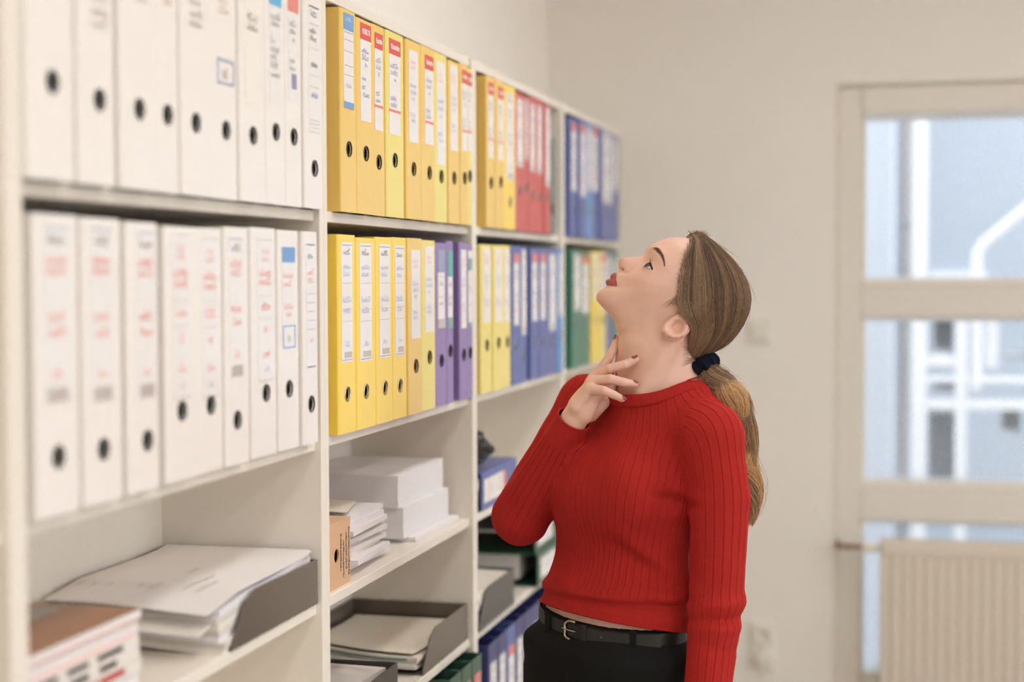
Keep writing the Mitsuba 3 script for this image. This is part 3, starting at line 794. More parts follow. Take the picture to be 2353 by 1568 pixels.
def letter_tray(x0, x1, y0, y1, z, h, m, label, group=None):
    """a letter tray open towards -y: floor, three walls, sloping arms"""
    t = thing('letter_tray', label, 'letter tray', group)
    th = .0025
    part(t, 'tray_floor', box(x0, x1, y0, y1, z + .0004, z + .0004 + th, .0008), m)

    def arm(xa, xb):
        p = sg.Polygon([(y0, 0), (y1, 0), (y1, h), (y0 + .085, h), (y0 + .045, h * .82), (y0 + .02, h * .4), (y0, .008)])
        e = extrude(p, xb - xa)
        return trimesh.Trimesh(np.stack([xa + e.vertices[:, 2], e.vertices[:, 0], z + .003 + e.vertices[:, 1]], 1), e.faces, process=False)
    part(t, 'side_wall', arm(x1 - th, x1), m)
    part(t, 'side_wall', arm(x0, x0 + th), m)
    part(t, 'end_wall', box(x0 + th + .0002, x1 - th - .0002, y1 - th, y1, z + .003, z + .003 + h), m)
    part(t, 'foot', cat([box(x0, x1, y1 - .012, y1 + .003, z + .0004, z + .007, .001)]), m)
    return t


def paper_stack(name, label, cat_, x0, x1, y0, y1, z, n, th, mats, rng, jitter=.006, rotj=.02, group=None, bend=None, edge=None):
    t = thing(name, label, cat_, group)
    for k in range(n):
        dx, dy = rng.uniform(-jitter, jitter), rng.uniform(-jitter, jitter)
        part(t, 'sheaf', sheet(x0 + dx, x1 + dx, y0 + dy, y1 + dy, z + k * th, th * .97, rng.uniform(-rotj, rotj), bend, 8 if bend else 2), (edge if edge and k < n - 1 else mats[k % len(mats)]))
    return t, z + n * th


r5 = random.Random(5)
# nearest bookcase: smoky letter tray heaped with papers
letter_tray(-.258, -.006, 2.045, 2.3735, S3, .066, 'tray_smoke', 'smoky grey letter tray heaped with papers in the nearest bookcase')
sag = lambda u, v: .016 * (v - .35) ** 2 * 2 + .006 * np.sin(3.1 * u + 1.0) * (1 - v) - .030 * np.clip(.28 - v, 0, 1) * 1.5
t, zt = paper_stack('paper_stack', 'thick untidy stack of printed papers spilling from the smoky tray', 'papers', -.248, -.014, 2.020, 2.363, S3 + .012, 7, .0085, ['paper_warm', 'stack_edges', 'paper_cool', 'stack_edges'], r5, .004, .015, bend=sag)
part(t, 'top_sheet', sheet(-.252, -.014, 1.99, 2.362, zt + .001, .0012, -.018, lambda u, v: sag(u, v) + .004 * np.sin(4 * v), 12), 'paper_white')
part(t, 'loose_sheet', sheet(-.255, -.030, 1.965, 2.28, zt - .012, .0012, .06, lambda u, v: sag(u, v) - .012 * (1 - v), 12), 'paper_warm')
pr = []
rq = random.Random(3)
for k in range(9):
    xx = -.24 + .022 * k
    y_ = 2.05 + .02 * rq.random()
    if k in (3, 6):
        continue
    L = .05 + .10 * rq.random()
    pr.append(sheet(xx, xx + .0025, y_, y_ + L, zt + .0024, .0002, -.035, lambda u, v: 0 * u + .016 * ((y_ + v * L - 1.99) / .382 - .35) ** 2 * 2 + .005, 6))
part(t, 'print', cat(pr), 'ink_bar', kind='stuff')
# magazines in front of it
t_edges = [('paper_white', 'cover_brown', .012), ('paper_white', 'paper_white', .020), ('paper_cool', 'cover_dark', .012), ('paper_warm', 'cover_dark', .013), ('paper_white', 'cover_red', .014), ('paper_warm', 'paper_white', .015), ('paper_white', 'cover_red', .017)]
z = S3 + .0004
names = ['brown-topped magazine on top of the stack', 'thick white catalogue second in the stack', 'dark-spined magazine third in the stack', 'dark-covered magazine fourth in the stack', 'red-spined magazine fifth in the stack', 'white magazine sixth in the stack', 'red-striped magazine at the bottom of the stack']
for k in range(len(t_edges) - 1, -1, -1):
    pm, cm, th = t_edges[k]
    x0, x1, ya, yb = -.235 + r5.uniform(-.004, .004), -.024 + r5.uniform(-.004, .003), 1.532 + .004 * r5.random(), 1.806 + r5.uniform(-.006, .004)
    t = thing('magazine', f'{names[k]}, by the left edge of the picture', 'magazine', 'stack of magazines in the nearest bookcase')
    part(t, 'pages', box(x0 + .001, x1 - .0015, ya + .001, yb - .0015, z + .0007, z + th - .0007), pm)
    part(t, 'cover', cat([box(x0, x1, ya, yb, z, z + .0006), box(x0, x1, ya, yb, z + th - .0006, z + th - .0001)]), cm if k in (0,) else 'paper_white')
    spine = box(x1 - .0012, x1 + .0003, ya + .0002, yb - .0002, z + .0007, z + th - .0007)
    part(t, 'spine', spine, 'paper_white' if k in (0, 1, 5) else 'paper_warm')
    if k in (2, 3, 4, 6):
        part(t, 'spine_print', cat([box(x1 + .0003, x1 + .0006, ya + .03 + .07 * q, ya + .03 + .07 * q + r5.uniform(.04, .068), z + th * .25, z + th * .8) for q in range(3)]), cm, kind='stuff')
    elif k in (0, 1):
        part(t, 'spine_print', box(x1 + .0003, x1 + .0006, ya + .01, yb - .01, z + th * .08, z + th * .22), 'ink_rose')
    if k == 0:
        part(t, 'cover_picture', cat([box(x0 + .02, x1 - .09, ya + .01, yb - .02, z + th, z + th + .0003)]), 'cover_grey')
    z += th + .0004

# second bookcase, third shelf: reams, cardboard box, envelopes
for k, (a, b, dx, dy, lab) in enumerate([(0, .008, .010, .013, 'thin white ream, bottom of the paper pile in the second bookcase'), (.0084, .067, -.006, -.012, 'thick white paper ream, middle of the pile in the second bookcase'), (.0674, .128, -.013, -.024, 'thick white paper ream on top of the pile in the second bookcase')]):
    t = thing('paper_ream', lab, 'paper ream', 'pile of white reams')
    n = 4
    th = (b - a) / n
    for q in range(n):
        part(t, 'sheaf', sheet(-.2475 + dx, -.040 + dx, 2.955 + dy, 3.262 + dy, S3 + .0005 + a + q * th, th, r5.uniform(-.004, .004)), 'ream_edges')
    labels[t]['label'] = lab
t = thing('cardboard_box', 'small brown cardboard box with printed side and finger hole', 'cardboard box')
bx0, bx1, by0, by1, bz0, bz1 = -.215, -.020, 2.432, 2.566, S3 + .0004, S3 + .104
front = sg.box(by0, bz0, by1, bz1).difference(sg.Point(by0 + .068, bz0 + .052).buffer(.0115, quad_segs=8))
fm = extrude(front, .003)
part(t, 'front', trimesh.Trimesh(np.stack([bx1 - .003 + fm.vertices[:, 2], fm.vertices[:, 0], fm.vertices[:, 1]], 1), fm.faces, process=False), 'cardboard')
part(t, 'side', cat([box(bx0, bx1 - .0032, by0, by0 + .003, bz0, bz1), box(bx0, bx1 - .0032, by1 - .003, by1, bz0, bz1), box(bx0, bx0 + .003, by0 + .0032, by1 - .0032, bz0, bz1)]), 'cardboard')
part(t, 'base', box(bx0 + .0032, bx1 - .0032, by0 + .0032, by1 - .0032, bz0, bz0 + .003), 'cardboard')
part(t, 'lid', box(bx0, bx1 + .001, by0 - .0005, by1 + .0005, bz1 + .0002, bz1 + .0032), 'cardboard')
wr = []
for q in range(4):
    y_ = by1 - .010 - .013 * q
    s = scrawl(r5, bz0 + .012 + .012 * (q % 2), 0, .062 if q else .080, .0065)
    wr += [[(y_ + b2, a2) for a2, b2 in st] for st in s]
part(t, 'lettering', ribbon(wr, .0016, bx1 + .0004), 'ink_dark', kind='stuff')
t, zt = paper_stack('envelope_stack', 'untidy stack of white envelopes between cardboard box and paper reams', 'envelopes', -.232, -.040, 2.600, 2.810, S3 + .0004, 11, .0085, ['paper_white', 'paper_cool', 'ream_edges', 'paper_warm'], r5, .013, .06)
part(t, 'top_envelope', sheet(-.222, -.060, 2.585, 2.765, zt + .006, .0015, .25, lambda u, v: .012 * (1 - u) + .006 * (1 - v), 6), 'paper_cream')
# second bookcase, fourth shelf: tray of papers
letter_tray(-.262, -.012, 2.955, 3.2735, S4, .072, 'tray_smoke', 'open grey letter tray with a few papers in the second bookcase')
dip = lambda u, v: .014 * (v - .45) ** 2 * 2.2 + .020 * (1 - u) ** 2 * (1 - v)
t, zt = paper_stack('folder_stack', 'thin stack of papers with a green folder in the open grey tray', 'papers', -.252, -.024, 2.945, 3.255, S4 + .006, 4, .006, ['stack_edges', 'paper_warm', 'stack_edges', 'paper_cream'], r5, .004, .01, bend=dip)
part(t, 'folder', sheet(-.250, -.042, 2.940, 3.19, zt - .0052, .0022, .01, dip, 8), 'folder_green', label='green folder')
part(t, 'top_sheet', sheet(-.250, -.030, 2.955, 3.254, zt + .0048, .0012, -.015, dip, 10), 'paper_cream')
letter_tray(-.25, -.012, 2.470, 2.795, S4, .060, 'tray_dark', 'dark letter tray of bent papers at the bottom edge of the picture')
t, zt = paper_stack('paper_stack', 'bent papers in the dark tray at the bottom edge of the picture', 'papers', -.242, -.022, 2.462, 2.760, S4 + .006, 5, .010, ['paper_cream', 'stack_edges', 'paper_warm'], r5, .008, .03, bend=lambda u, v: .016 * np.sin(2.6 * v) * (1 - .4 * u))
# third bookcase: black bag on the flat binder, grey box, papers
t = thing('plastic_bag', 'crumpled black plastic bag on the flat blue binder', 'bag')
ico = trimesh.creation.icosphere(subdivisions=4)
v = np.array(ico.vertices)
hgt = (v[:, 2] + 1) / 2
rad = np.where(hgt < .8, 1 - .75 * hgt ** 1.5, .42 - .2 * (hgt - .8) * 5 * .6)
cr = meshkit.fbm(v * 3.5, 4, 2) - .5
cr2 = np.abs(meshkit.noise(v * 7, 8) - .5)
V = np.stack([-.095 + v[:, 0] * .085 * (rad + .25) * (1 + .5 * cr), 3.455 + v[:, 1] * .095 * (rad + .22) * (1 + .5 * cr), S3 + .0832 + np.clip(hgt, 0.03, 1) * .105 * (1 + .25 * cr) - .012 * cr2 * hgt], 1)
V[:, 2] = np.maximum(V[:, 2], S3 + .0838)
part(t, 'bag', trimesh.Trimesh(V, ico.faces, process=False), 'bag_black', 35)
letter_tray(-.24, -.004, 3.338, 3.655, S4, .080, 'tray_dark', 'dark grey letter tray in front of the flat green binders')
t, zt = paper_stack('paper_stack', 'grey papers heaped in the dark tray beside the flat green binders', 'papers', -.235, -.012, 3.348, 3.640, S4 + .006, 6, .012, ['stack_edges', 'paper_warm', 'stack_edges', 'paper_cool'], r5, .004, .012, bend=lambda u, v: .015 * (1 - u) ** 2)

# ---------------------------------------------------------------- the woman
# Built in her own frame: u to the picture's right, v up, w towards the photographer, in metres; (0, 0, 0) lies 2.8 m from the camera.
ZP = 2.80
KP = ZP / FOC
MB = np.eye(4)
MB[:3, 0], MB[:3, 1], MB[:3, 2] = RIGHT, UP, -FWD
MB[:3, 3] = EYE + FWD * ZP


def J(px, py, z=ZP):
    return np.array([(px - 1176.5) / FOC * z, -(py - 784.0) / FOC * z, ZP - z])


def to_world(v):
    return np.asarray(v) @ MB[:3, :3].T + MB[:3, 3]


def unit(v):
    v = np.asarray(v, float)
    return v / np.linalg.norm(v)


def smin(a, b, k):
    h = np.clip(0.5 + 0.5 * (b - a) / k, 0, 1)
    return b + (a - b) * h - k * h * (1 - h)


def smax(a, b, k):
    return -smin(-a, -b, k)


def cone(p, a, b, ra, rb):
    """distance to a rounded cone"""
    ab = b - a
    t = np.clip(((p - a) @ ab) / (ab @ ab), 0, 1)
    return np.linalg.norm(p - a - t[:, None] * ab, axis=1) - (ra + (rb - ra) * t)


def chain(p, pts, k=0.0):
    d = None
    for (a, ra), (b, rb) in zip(pts[:-1], pts[1:]):
        e = cone(p, a, b, ra, rb)
        d = e if d is None else (smin(d, e, k) if k else np.minimum(d, e))
    return d


def ellipsoid(p, c, axes, r):
    """axes: 3 x 3 rows, r: three radii"""
    q = (p - c) @ np.asarray(axes).T / np.asarray(r)
    k0 = np.linalg.norm(q, axis=1)
    k1 = np.linalg.norm(q / np.asarray(r), axis=1) + 1e-9
    return k0 * (k0 - 1) / k1


def surface_nets(fn, lo, hi, h, project=2, bs=24):
    lo, hi = np.asarray(lo, float), np.asarray(hi, float)
    n = np.ceil((hi - lo) / h).astype(int) + 1
    D = np.full(n, 1.0, np.float32)
    for i in range(0, n[0], bs):
        for j in range(0, n[1], bs):
            for k in range(0, n[2], bs):
                e = np.minimum([i + bs, j + bs, k + bs], n)
                c = lo + h * (np.array([i, j, k]) + e - 1) / 2
                half = np.linalg.norm((e - [i, j, k]) * h) / 2
                dc = fn(c[None])[0]
                if abs(dc) > half * 1.5 + 3 * h:
                    D[i:e[0], j:e[1], k:e[2]] = dc
                    continue
                g = np.stack(np.meshgrid(*[lo[q] + h * np.arange(s, t) for q, s, t in zip(range(3), (i, j, k), e)], indexing='ij'), -1).reshape(-1, 3)
                D[i:e[0], j:e[1], k:e[2]] = fn(g).reshape(e[0] - i, e[1] - j, e[2] - k)
    S = D < 0
    cell = np.zeros(n - 1, np.int8)
    acc = np.zeros((*(n - 1), 3), np.float32)
    cnt = np.zeros(n - 1, np.float32)
    offs = [(a, b, c) for a in (0, 1) for b in (0, 1) for c in (0, 1)]

    def sl(o):
        return tuple(slice(a, a + m - 1) for a, m in zip(o, n))
    inside = sum(S[sl(o)].astype(np.int8) for o in offs)
    active = (inside > 0) & (inside < 8)
    for ax in range(3):
        for o in offs:
            if o[ax]:
                continue
            o2 = list(o)
            o2[ax] = 1
            d0, d1 = D[sl(o)], D[sl(o2)]
            m = active & ((d0 < 0) != (d1 < 0))
            t = d0[m] / (d0[m] - d1[m])
            pt = np.tile(np.array(o, np.float32), (len(t), 1))
            pt[:, ax] += t
            acc[m] += pt
            cnt[m] += 1
    idx = np.full(n - 1, -1, np.int64)
    ii = np.argwhere(active)
    idx[active] = np.arange(len(ii))
    V = lo + h * (ii + acc[active] / cnt[active][:, None])
    F = []
    for ax in range(3):
        b, c = (ax + 1) % 3, (ax + 2) % 3
        s0 = [slice(None)] * 3
        s0[ax] = slice(0, n[ax] - 1)
        s1 = list(s0)
        s1[ax] = slice(1, n[ax])
        A, B = S[tuple(s0)], S[tuple(s1)]
        e = np.argwhere(A != B)
        e = e[(e[:, b] > 0) & (e[:, c] > 0) & (e[:, b] < n[b] - 1) & (e[:, c] < n[c] - 1)]
        fl = A[tuple(e.T)]

        def at(db, dc):
            q = e.copy()
            q[:, b] -= db
            q[:, c] -= dc
            return idx[tuple(q.T)]
        q = np.stack([at(1, 1), at(0, 1), at(0, 0), at(1, 0)], 1)
        q[~fl] = q[~fl][:, ::-1]
        F.append(q)
    F = np.vstack(F)
    F = F[(F >= 0).all(1)]
    for _ in range(project):
        d = fn(V)
        g = grad(fn, V)
        V = V - g * np.clip(d, -h, h)[:, None] * 0.9
    return V, np.vstack([F[:, [0, 1, 2]], F[:, [0, 2, 3]]])


def grad(fn, V, e=6e-4):
    g = np.stack([fn(V + np.eye(3)[k] * e) - fn(V - np.eye(3)[k] * e) for k in range(3)], 1)
    return g / (np.linalg.norm(g, axis=1, keepdims=True) + 1e-12)


# ---- head frame
TILT, TURN = math.radians(52), math.radians(8)
_a0 = np.array([-math.cos(TURN), 0, math.sin(TURN)])
HL = np.array([math.sin(TURN), 0, math.cos(TURN)])           # her left
HA = math.cos(TILT) * _a0 + math.sin(TILT) * np.array([0, 1, 0])   # where the face looks
HS = -math.sin(TILT) * _a0 + math.cos(TILT) * np.array([0, 1, 0])  # towards the crown
C8 = lambda x, y: (1330 + x / 3.734, 500 + y / 3.734)
HC = J(*C8(800, 650))


def hp(x, y, l=0.0):
    """(a, s) of a point of the profile drawing at lateral distance l"""
    px, py = C8(x, y)
    z = ZP - l * HL[2]
    p = J(px, py, z) - HC - HL * l
    # solve p = a HA + s HS within the picture plane
    M = np.array([[HA[0], HS[0]], [HA[1], HS[1]]])
    return np.linalg.solve(M, p[:2])


def hpoly(pts, l=0.0):
    return np.array([hp(*p, l) for p in pts])


def head_point(a, s, l):
    return HC + np.outer(np.atleast_1d(a), HA) + np.outer(np.atleast_1d(s), HS) + np.outer(np.atleast_1d(l), HL)


def head_local(p):
    q = p - HC
    return q @ HA, q @ HS, q @ HL


def polar_table(pts, smooth=2.0, n=1440):
    """radius by angle of a star-shaped outline given as (a, s) points"""
    P = np.vstack([pts, pts[:1]])
    seg = np.linspace(0, 1, 40, endpoint=False)
    Q = np.vstack([P[i] + seg[:, None] * (P[i + 1] - P[i]) for i in range(len(P) - 1)])
    th, r = np.arctan2(Q[:, 1], Q[:, 0]), np.hypot(Q[:, 0], Q[:, 1])
    o = np.argsort(th)
    th, r = th[o], r[o]
    x = (np.arange(n) + .5) / n * 2 * np.pi - np.pi
    t = np.interp(x, np.r_[th - 2 * np.pi, th, th + 2 * np.pi], np.r_[r, r, r])
    from scipy.ndimage import gaussian_filter1d
    return gaussian_filter1d(t, smooth * n / 360, mode='wrap')


def polar_read(tab, ang):
    n = len(tab)
    x = (ang + np.pi) / (2 * np.pi) * n - .5
    i = np.floor(x).astype(int)
    f = x - i
    return tab[i % n] * (1 - f) + tab[(i + 1) % n] * f


SKULL_BACK = [(420, 1000), (560, 1060), (760, 1120), (930, 1150), (1040, 1120), (1150, 1075), (1255, 1010), (1330, 930), (1385, 830), (1405, 730), (1400, 640), (1370, 540), (1318, 455), (1250, 375), (1170, 305), (1095, 245), (1030, 195)]
FACE_TOP = [(985, 180), (930, 176), (860, 170), (790, 172), (720, 190), (660, 215), (610, 243), (590, 270), (577, 296)]
NOSE_LIPS = [(559, 318), (535, 332), (500, 338), (465, 340), (400, 345), (365, 352), (346, 368), (337, 395), (338, 415), (344, 440), (349, 460), (344, 472), (325, 478), (303, 477), (284, 482), (269, 499), (264, 520), (258, 531), (240, 533), (228, 545), (225, 560), (231, 575), (241, 588)]
NO_NOSE = [(549, 335), (495, 385), (435, 435), (385, 468), (340, 490), (308, 520), (288, 556), (262, 590)]
CHIN = [(228, 603), (205, 614), (180, 626), (158, 648), (146, 675), (148, 705), (165, 735), (190, 762), (220, 792), (255, 830), (290, 875), (315, 920), (330, 965)]
PROFILE = polar_table(hpoly(FACE_TOP + NOSE_LIPS + CHIN + SKULL_BACK), .45)
PROFILE0 = polar_table(hpoly(FACE_TOP + NO_NOSE + CHIN + SKULL_BACK), 2.2)
_bang = np.radians([-180, -150, -118, -85, -58, -35, -10, 20, 50, 90, 135, 180])
_bval = np.array([.071, .058, .0545, .049, .040, .052, .060, .0605, .064, .071, .073, .071])
_bx = (np.arange(1440) + .5) / 1440 * 2 * np.pi - np.pi
BTAB = np.interp(_bx, _bang, _bval)
from scipy.ndimage import gaussian_filter1d as _g1
BTAB = _g1(BTAB, 40, mode='wrap')
# width of the ridge (nose, lips) by angle
_na = np.degrees([math.atan2(*hp(*p)[::-1]) for p in ((565, 310), (480, 340), (380, 350), (337, 400), (348, 465), (310, 478), (258, 531), (235, 570), (228, 603))])
_nw = np.array([.0075, .0085, .0105, .0125, .0125, .019, .024, .0235, .025])
WTAB = np.interp(np.degrees(_bx), _na[::-1], _nw[::-1])
EYE_A, EYE_S = hp(640, 484, .031)
EYE_L = .0315
EYE_R = .0120
EYE_S += .0
ALA = hp(425, 478, .013)
NOST = hp(372, 440, .008)


def gauss(a, s, l, c, r):
    return np.exp(-(((a - c[0]) / r[0]) ** 2 + ((s - c[1]) / r[1]) ** 2 + ((l - c[2]) / r[2]) ** 2))


P_SOCKET = (*hp(612, 432, .028), .026)
P_BROW = (*hp(665, 290, .028), .030)
P_CHEEK = (*hp(560, 610, .052), .050)
P_JOWL = (*hp(430, 690, .045), .042)
P_TEMPLE = (*hp(790, 380, .062), .062)
P_MOUTH = (*hp(318, 588, .024), .023)
P_PHIL = (*hp(330, 500, .0), 0.0)
P_NASOL = (*hp(400, 560, .026), .026)


def d_head(p, eyes=True):
    a, s, l = head_local(p)
    al = np.abs(l)
    ang = np.arctan2(s, a)
    rho = np.hypot(a, s)
    r0, r1 = polar_read(PROFILE0, ang), polar_read(PROFILE, ang)
    wdt = polar_read(WTAB, ang)
    ridge = np.exp(-(al / wdt) ** 2.4)
    r = r0 + (r1 - r0) * ridge
    bump = (-.0055 * gauss(a, s, al, P_SOCKET, (.022, .013, .018)) + .0022 * gauss(a, s, al, P_BROW, (.02, .009, .022)) + .0030 * gauss(a, s, al, P_CHEEK, (.03, .022, .03))
            - .0030 * gauss(a, s, al, P_JOWL, (.03, .03, .03)) - .0020 * gauss(a, s, al, P_TEMPLE, (.025, .025, .03)) - .0022 * gauss(a, s, al, P_MOUTH, (.010, .006, .008)) - .0014 * gauss(a, s, al, P_NASOL, (.016, .010, .008)))
    b = .0685 + (polar_read(BTAB, ang) - .0685) * (1 - np.exp(-(rho / .062) ** 2.2))
    n = 2.25
    k = ((rho / r) ** n + (al / b) ** n) ** (1 / n)
    dist = np.sqrt(rho ** 2 + l ** 2)
    d = dist * (1 - 1 / np.maximum(k, 1e-6)) - bump
    if not eyes:
        return d
    # wings of the nose
    q = np.stack([a, s, al], 1)
    d = smin(d, np.linalg.norm((q - [ALA[0] - .002, ALA[1] + .001, .0118]) / [1.15, .95, .8], axis=1) - .0086, .0045)
    # crease behind the wing
    cw = np.linalg.norm((q - [ALA[0] - .002, ALA[1] + .001, .0118]) / [1.15, .95, .8], axis=1) - .0106
    d = d + .0012 * np.exp(-(cw / .0016) ** 2) * (q[:, 0] < ALA[0] + .004) * (al > .009)
    # nostrils
    dn = cone(q, np.array([NOST[0] + .002, NOST[1] - .004, .0052]), np.array([NOST[0] - .008, NOST[1] + .004, .0085]), .0022, .0034)
    d = smax(d, -dn, .002)
    # parting line of the lips
    c0, c1 = hp(268, 532, .0), hp(316, 588, .0235)
    t = np.clip(al / .0235, 0, 1)
    la = c0[0] + (c1[0] - c0[0]) * t ** 1.7
    ls = c0[1] + (c1[1] - c0[1]) * t ** 1.7 + .0018 * np.sin(t * np.pi)
    dl = np.hypot((a - la) * .3, s - ls)
    d = d + .0024 * np.exp(-(dl / .0013) ** 2) * np.clip((.0245 - al) / .004, 0, 1)
    # eyelids around the eyeball, with an almond opening
    eq = q - [EYE_A, EYE_S, EYE_L]
    er = np.linalg.norm(eq, axis=1)
    d = smin(d, er - EYE_R - .0013, .006)
    m = (eq[:, 2]) / .0145
    top, bot = .0056 * (1 - m ** 2) + .0006 - .0012 * m, -.0050 * (1 - m ** 2) - .0006 - .0012 * m
    opening = np.maximum(np.maximum(eq[:, 1] - top, bot - eq[:, 1]), -(eq[:, 0] - .0015))
    opening = np.maximum(np.maximum(opening, np.abs(m) * .0145 - .0140), er - EYE_R - .0030)
    d = smax(d, -opening, .0008)
    # crease above the upper lid
    cr = np.abs(eq[:, 1] - (top + .0032)) - .0001
    d = d + .0007 * np.exp(-(cr / .0012) ** 2) * np.clip(1 - np.abs(m), 0, 1) * (eq[:, 0] > 0)
    return d


# set the eyeballs just behind the skin
_e = .14
for _ in range(60):
    _e -= float(d_head(head_point(_e, EYE_S, EYE_L), eyes=False)[0]) * .7
EYE_A = _e - .0108

# ---- ear (left and its mirror image), drawn in the profile plane
EAR_L = .0665
EO = [hp(*p, .072) for p in ((790, 888), (760, 912), (737, 942), (733, 972), (752, 998), (792, 1017), (838, 1022), (880, 1006), (908, 972), (924, 930), (926, 890), (910, 858))]
EI = [hp(*p, .070) for p in ((770, 985), (800, 1000), (850, 1003), (888, 975), (905, 925), (895, 870))]


def ear_pts(t, lift0, lift1):
    n = len(t)
    return [np.array([x[0], x[1], EAR_L + lift0 + (lift1 - lift0) * np.sin(np.pi * k / (n - 1))]) for k, x in enumerate(t)]


EAR_RIM, EAR_ANTI = ear_pts(EO, .004, .013), ear_pts(EI, .004, .0085)
EAR_C = np.mean([hp(*p, .07) for p in ((760, 960), (930, 960), (850, 1020), (850, 840))], 0)


def d_ear(q):
    """q: (a, s, |l|)"""
    rim = np.array([.0030, .0036, .0046, .0052, .0046, .0036, .0031, .003, .003, .003, .0028, .0022])
    d = chain(q, list(zip(EAR_RIM, rim)), .002)
    d = smin(d, chain(q, [(x, .0026) for x in EAR_ANTI], .002), .004)
    ax = np.eye(3)
    dish = ellipsoid(q, np.array([EAR_C[0] - .000, EAR_C[1] + .001, EAR_L + .003]), ax, (.0190, .0290, .0055))
    d = smin(d, dish, .004)
    lob = np.array([*hp(760, 965, .072), EAR_L + .0055])
    d = smin(d, ellipsoid(q, lob, ax, (.0085, .0085, .0040)), .005)
    conch = np.array([*hp(842, 930, .072), EAR_L + .008])
    d = smax(d, -ellipsoid(q, conch, ax, (.0090, .0105, .0075)), .003)
    trag = np.array([*hp(795, 905, .072), EAR_L + .004])
    return smin(d, ellipsoid(q, trag, ax, (.0042, .0055, .0042)), .003)


# ---- neck and the parts of the trunk that show
NECK = [(J(1512, 960, 2.80), .064), (J(1503, 880, 2.80), .0575), (J(1500, 800, 2.80), .0555), (J(1524, 735, 2.80), .054)]


def d_neck(p):
    d = chain(p, NECK, .02)
    d = smin(d, cone(p, J(1476, 902, 2.748), J(1556, 770, 2.742), .012, .012), .022)      # muscle from ear to breastbone
    d = smin(d, cone(p, J(1550, 800, 2.80), J(1580, 930, 2.80), .029, .045), .03)        # nape
    d = smin(d, ellipsoid(p, J(1428, 842, 2.803), np.eye(3), (.007, .012, .008)), .022)  # larynx
    return d


def d_face_neck(p):
    tr = d_trunk(p)
    d = smin(smin(d_head(p), d_neck(p), .018), tr + .013, .016)
    h = (p - COL_C) @ COL_N
    d = np.maximum(d, tr + .0055 - 1.3 * np.clip(h + .006, 0, 1))
    a, s, l = head_local(p)
    q = np.stack([a, s, np.abs(l)], 1)
    near = np.linalg.norm(q - [EAR_C[0], EAR_C[1], EAR_L], axis=1)
    e = np.full(len(p), 1.0)
    m = near < .075
    if m.any():
        e[m] = d_ear(q[m])
    e = np.where(m, e, near - .045)
    return smin(d, e, .003)


HF = np.array([-math.sin(math.radians(45)), 0, math.cos(math.radians(45))])   # where her chest faces
HLB = np.array([math.cos(math.radians(45)), 0, math.sin(math.radians(45))])   # her left
VUP = np.array([0, 1.0, 0])

# right hand (raised to the throat)
R_WRIST = J(1316, 970, 2.757)
FINGERS = [
    # base in the palm, knuckle, two joints, tip; radii
    ([J(1331, 935, 2.790), J(1375, 858, 2.782), J(1399, 824, 2.785), J(1411, 800, 2.797), J(1416.5, 779, 2.806)], [.0105, .0092, .0080, .0070, .0058]),
    ([J(1330, 932, 2.770), J(1366, 866, 2.760), J(1402, 848, 2.742), J(1436, 838, 2.735), J(1460, 826.5, 2.737)], [.0112, .0098, .0083, .0074, .0064]),
    ([J(1327, 930, 2.752), J(1360, 877, 2.741), J(1403, 872, 2.722), J(1434, 879, 2.720), J(1457, 883, 2.729)], [.0112, .0098, .0083, .0073, .0063]),
    ([J(1326, 935, 2.735), J(1355, 894, 2.725), J(1387, 898, 2.709), J(1411, 908, 2.709), J(1429, 917, 2.718)], [.0108, .0092, .0077, .0068, .0058]),
]
THUMB = ([J(1340, 958, 2.775), J(1370, 935, 2.782), J(1397, 905, 2.790), J(1407, 880, 2.794), J(1412, 862, 2.798)], [.0150, .0140, .0098, .0088, .0072])


def d_hand(p):
    d = cone(p, J(1290, 1020, 2.772), R_WRIST, .0235, .0205)
    d = smin(d, cone(p, R_WRIST, J(1344, 915, 2.757), .0195, .0170), .012)
    for pts, rr in FINGERS:
        d = smin(d, cone(p, R_WRIST, pts[0], .013, rr[0]), .012)
        d = smin(d, cone(p, pts[0], pts[1], rr[0], rr[1]), .010)
    d = smin(d, cone(p, J(1344, 955, 2.742), J(1366, 915, 2.738), .0140, .0115), .010)     # edge of the palm
    d = smin(d, cone(p, J(1356, 950, 2.768), J(1385, 925, 2.770), .0150, .0120), .010)    # ball of the thumb
    fs = None
    for pts, rr in FINGERS + [THUMB]:
        f = chain(p, list(zip(pts[1:], rr[1:])), .0012)
        fs = f if fs is None else smin(fs, f, .0012)
    d = smin(d, fs, .0045)
    return d


# ---- trunk, arms and sweater
#        y    x-centre  half width  front  back
TORSO = np.array([
    (905, 1500, .118, .052, .070),
    (940, 1494, .150, .070, .082),
    (990, 1480, .158, .085, .088),
    (1050, 1464, .155, .096, .092),
    (1130, 1444, .146, .098, .090),
    (1200, 1437, .137, .092, .086),
    (1270, 1432, .131, .088, .084),
    (1325, 1424, .139, .096, .090),
    (1348, 1416, .146, .100, .095),
    (1366, 1413, .139, .094, .092),
    (1400, 1410, .141, .092, .093),
    (1432, 1406, .1405, .089, .096),
    (1475, 1398, .152, .095, .106),
    (1520, 1394, .158, .097, .110),
    (1600, 1392, .163, .102, .112),
    (1680, 1394, .150, .098, .104),
    (1750, 1396, .118, .082, .084)])
from scipy.interpolate import PchipInterpolator, CubicSpline
_tv = -(TORSO[:, 0] - 784) / FOC * ZP
_tu = (TORSO[:, 1] - 1176.5) / FOC * ZP
_o = np.argsort(_tv)
T_U, T_A, T_F, T_B = (PchipInterpolator(_tv[_o], x[_o]) for x in (_tu, TORSO[:, 2], TORSO[:, 3], TORSO[:, 4]))
U_REF = (1432 - 1176.5) / FOC * ZP


def torso_axis(v):
    u = T_U(v)
    return np.stack([u, v, (U_REF - u) * .8], -1)


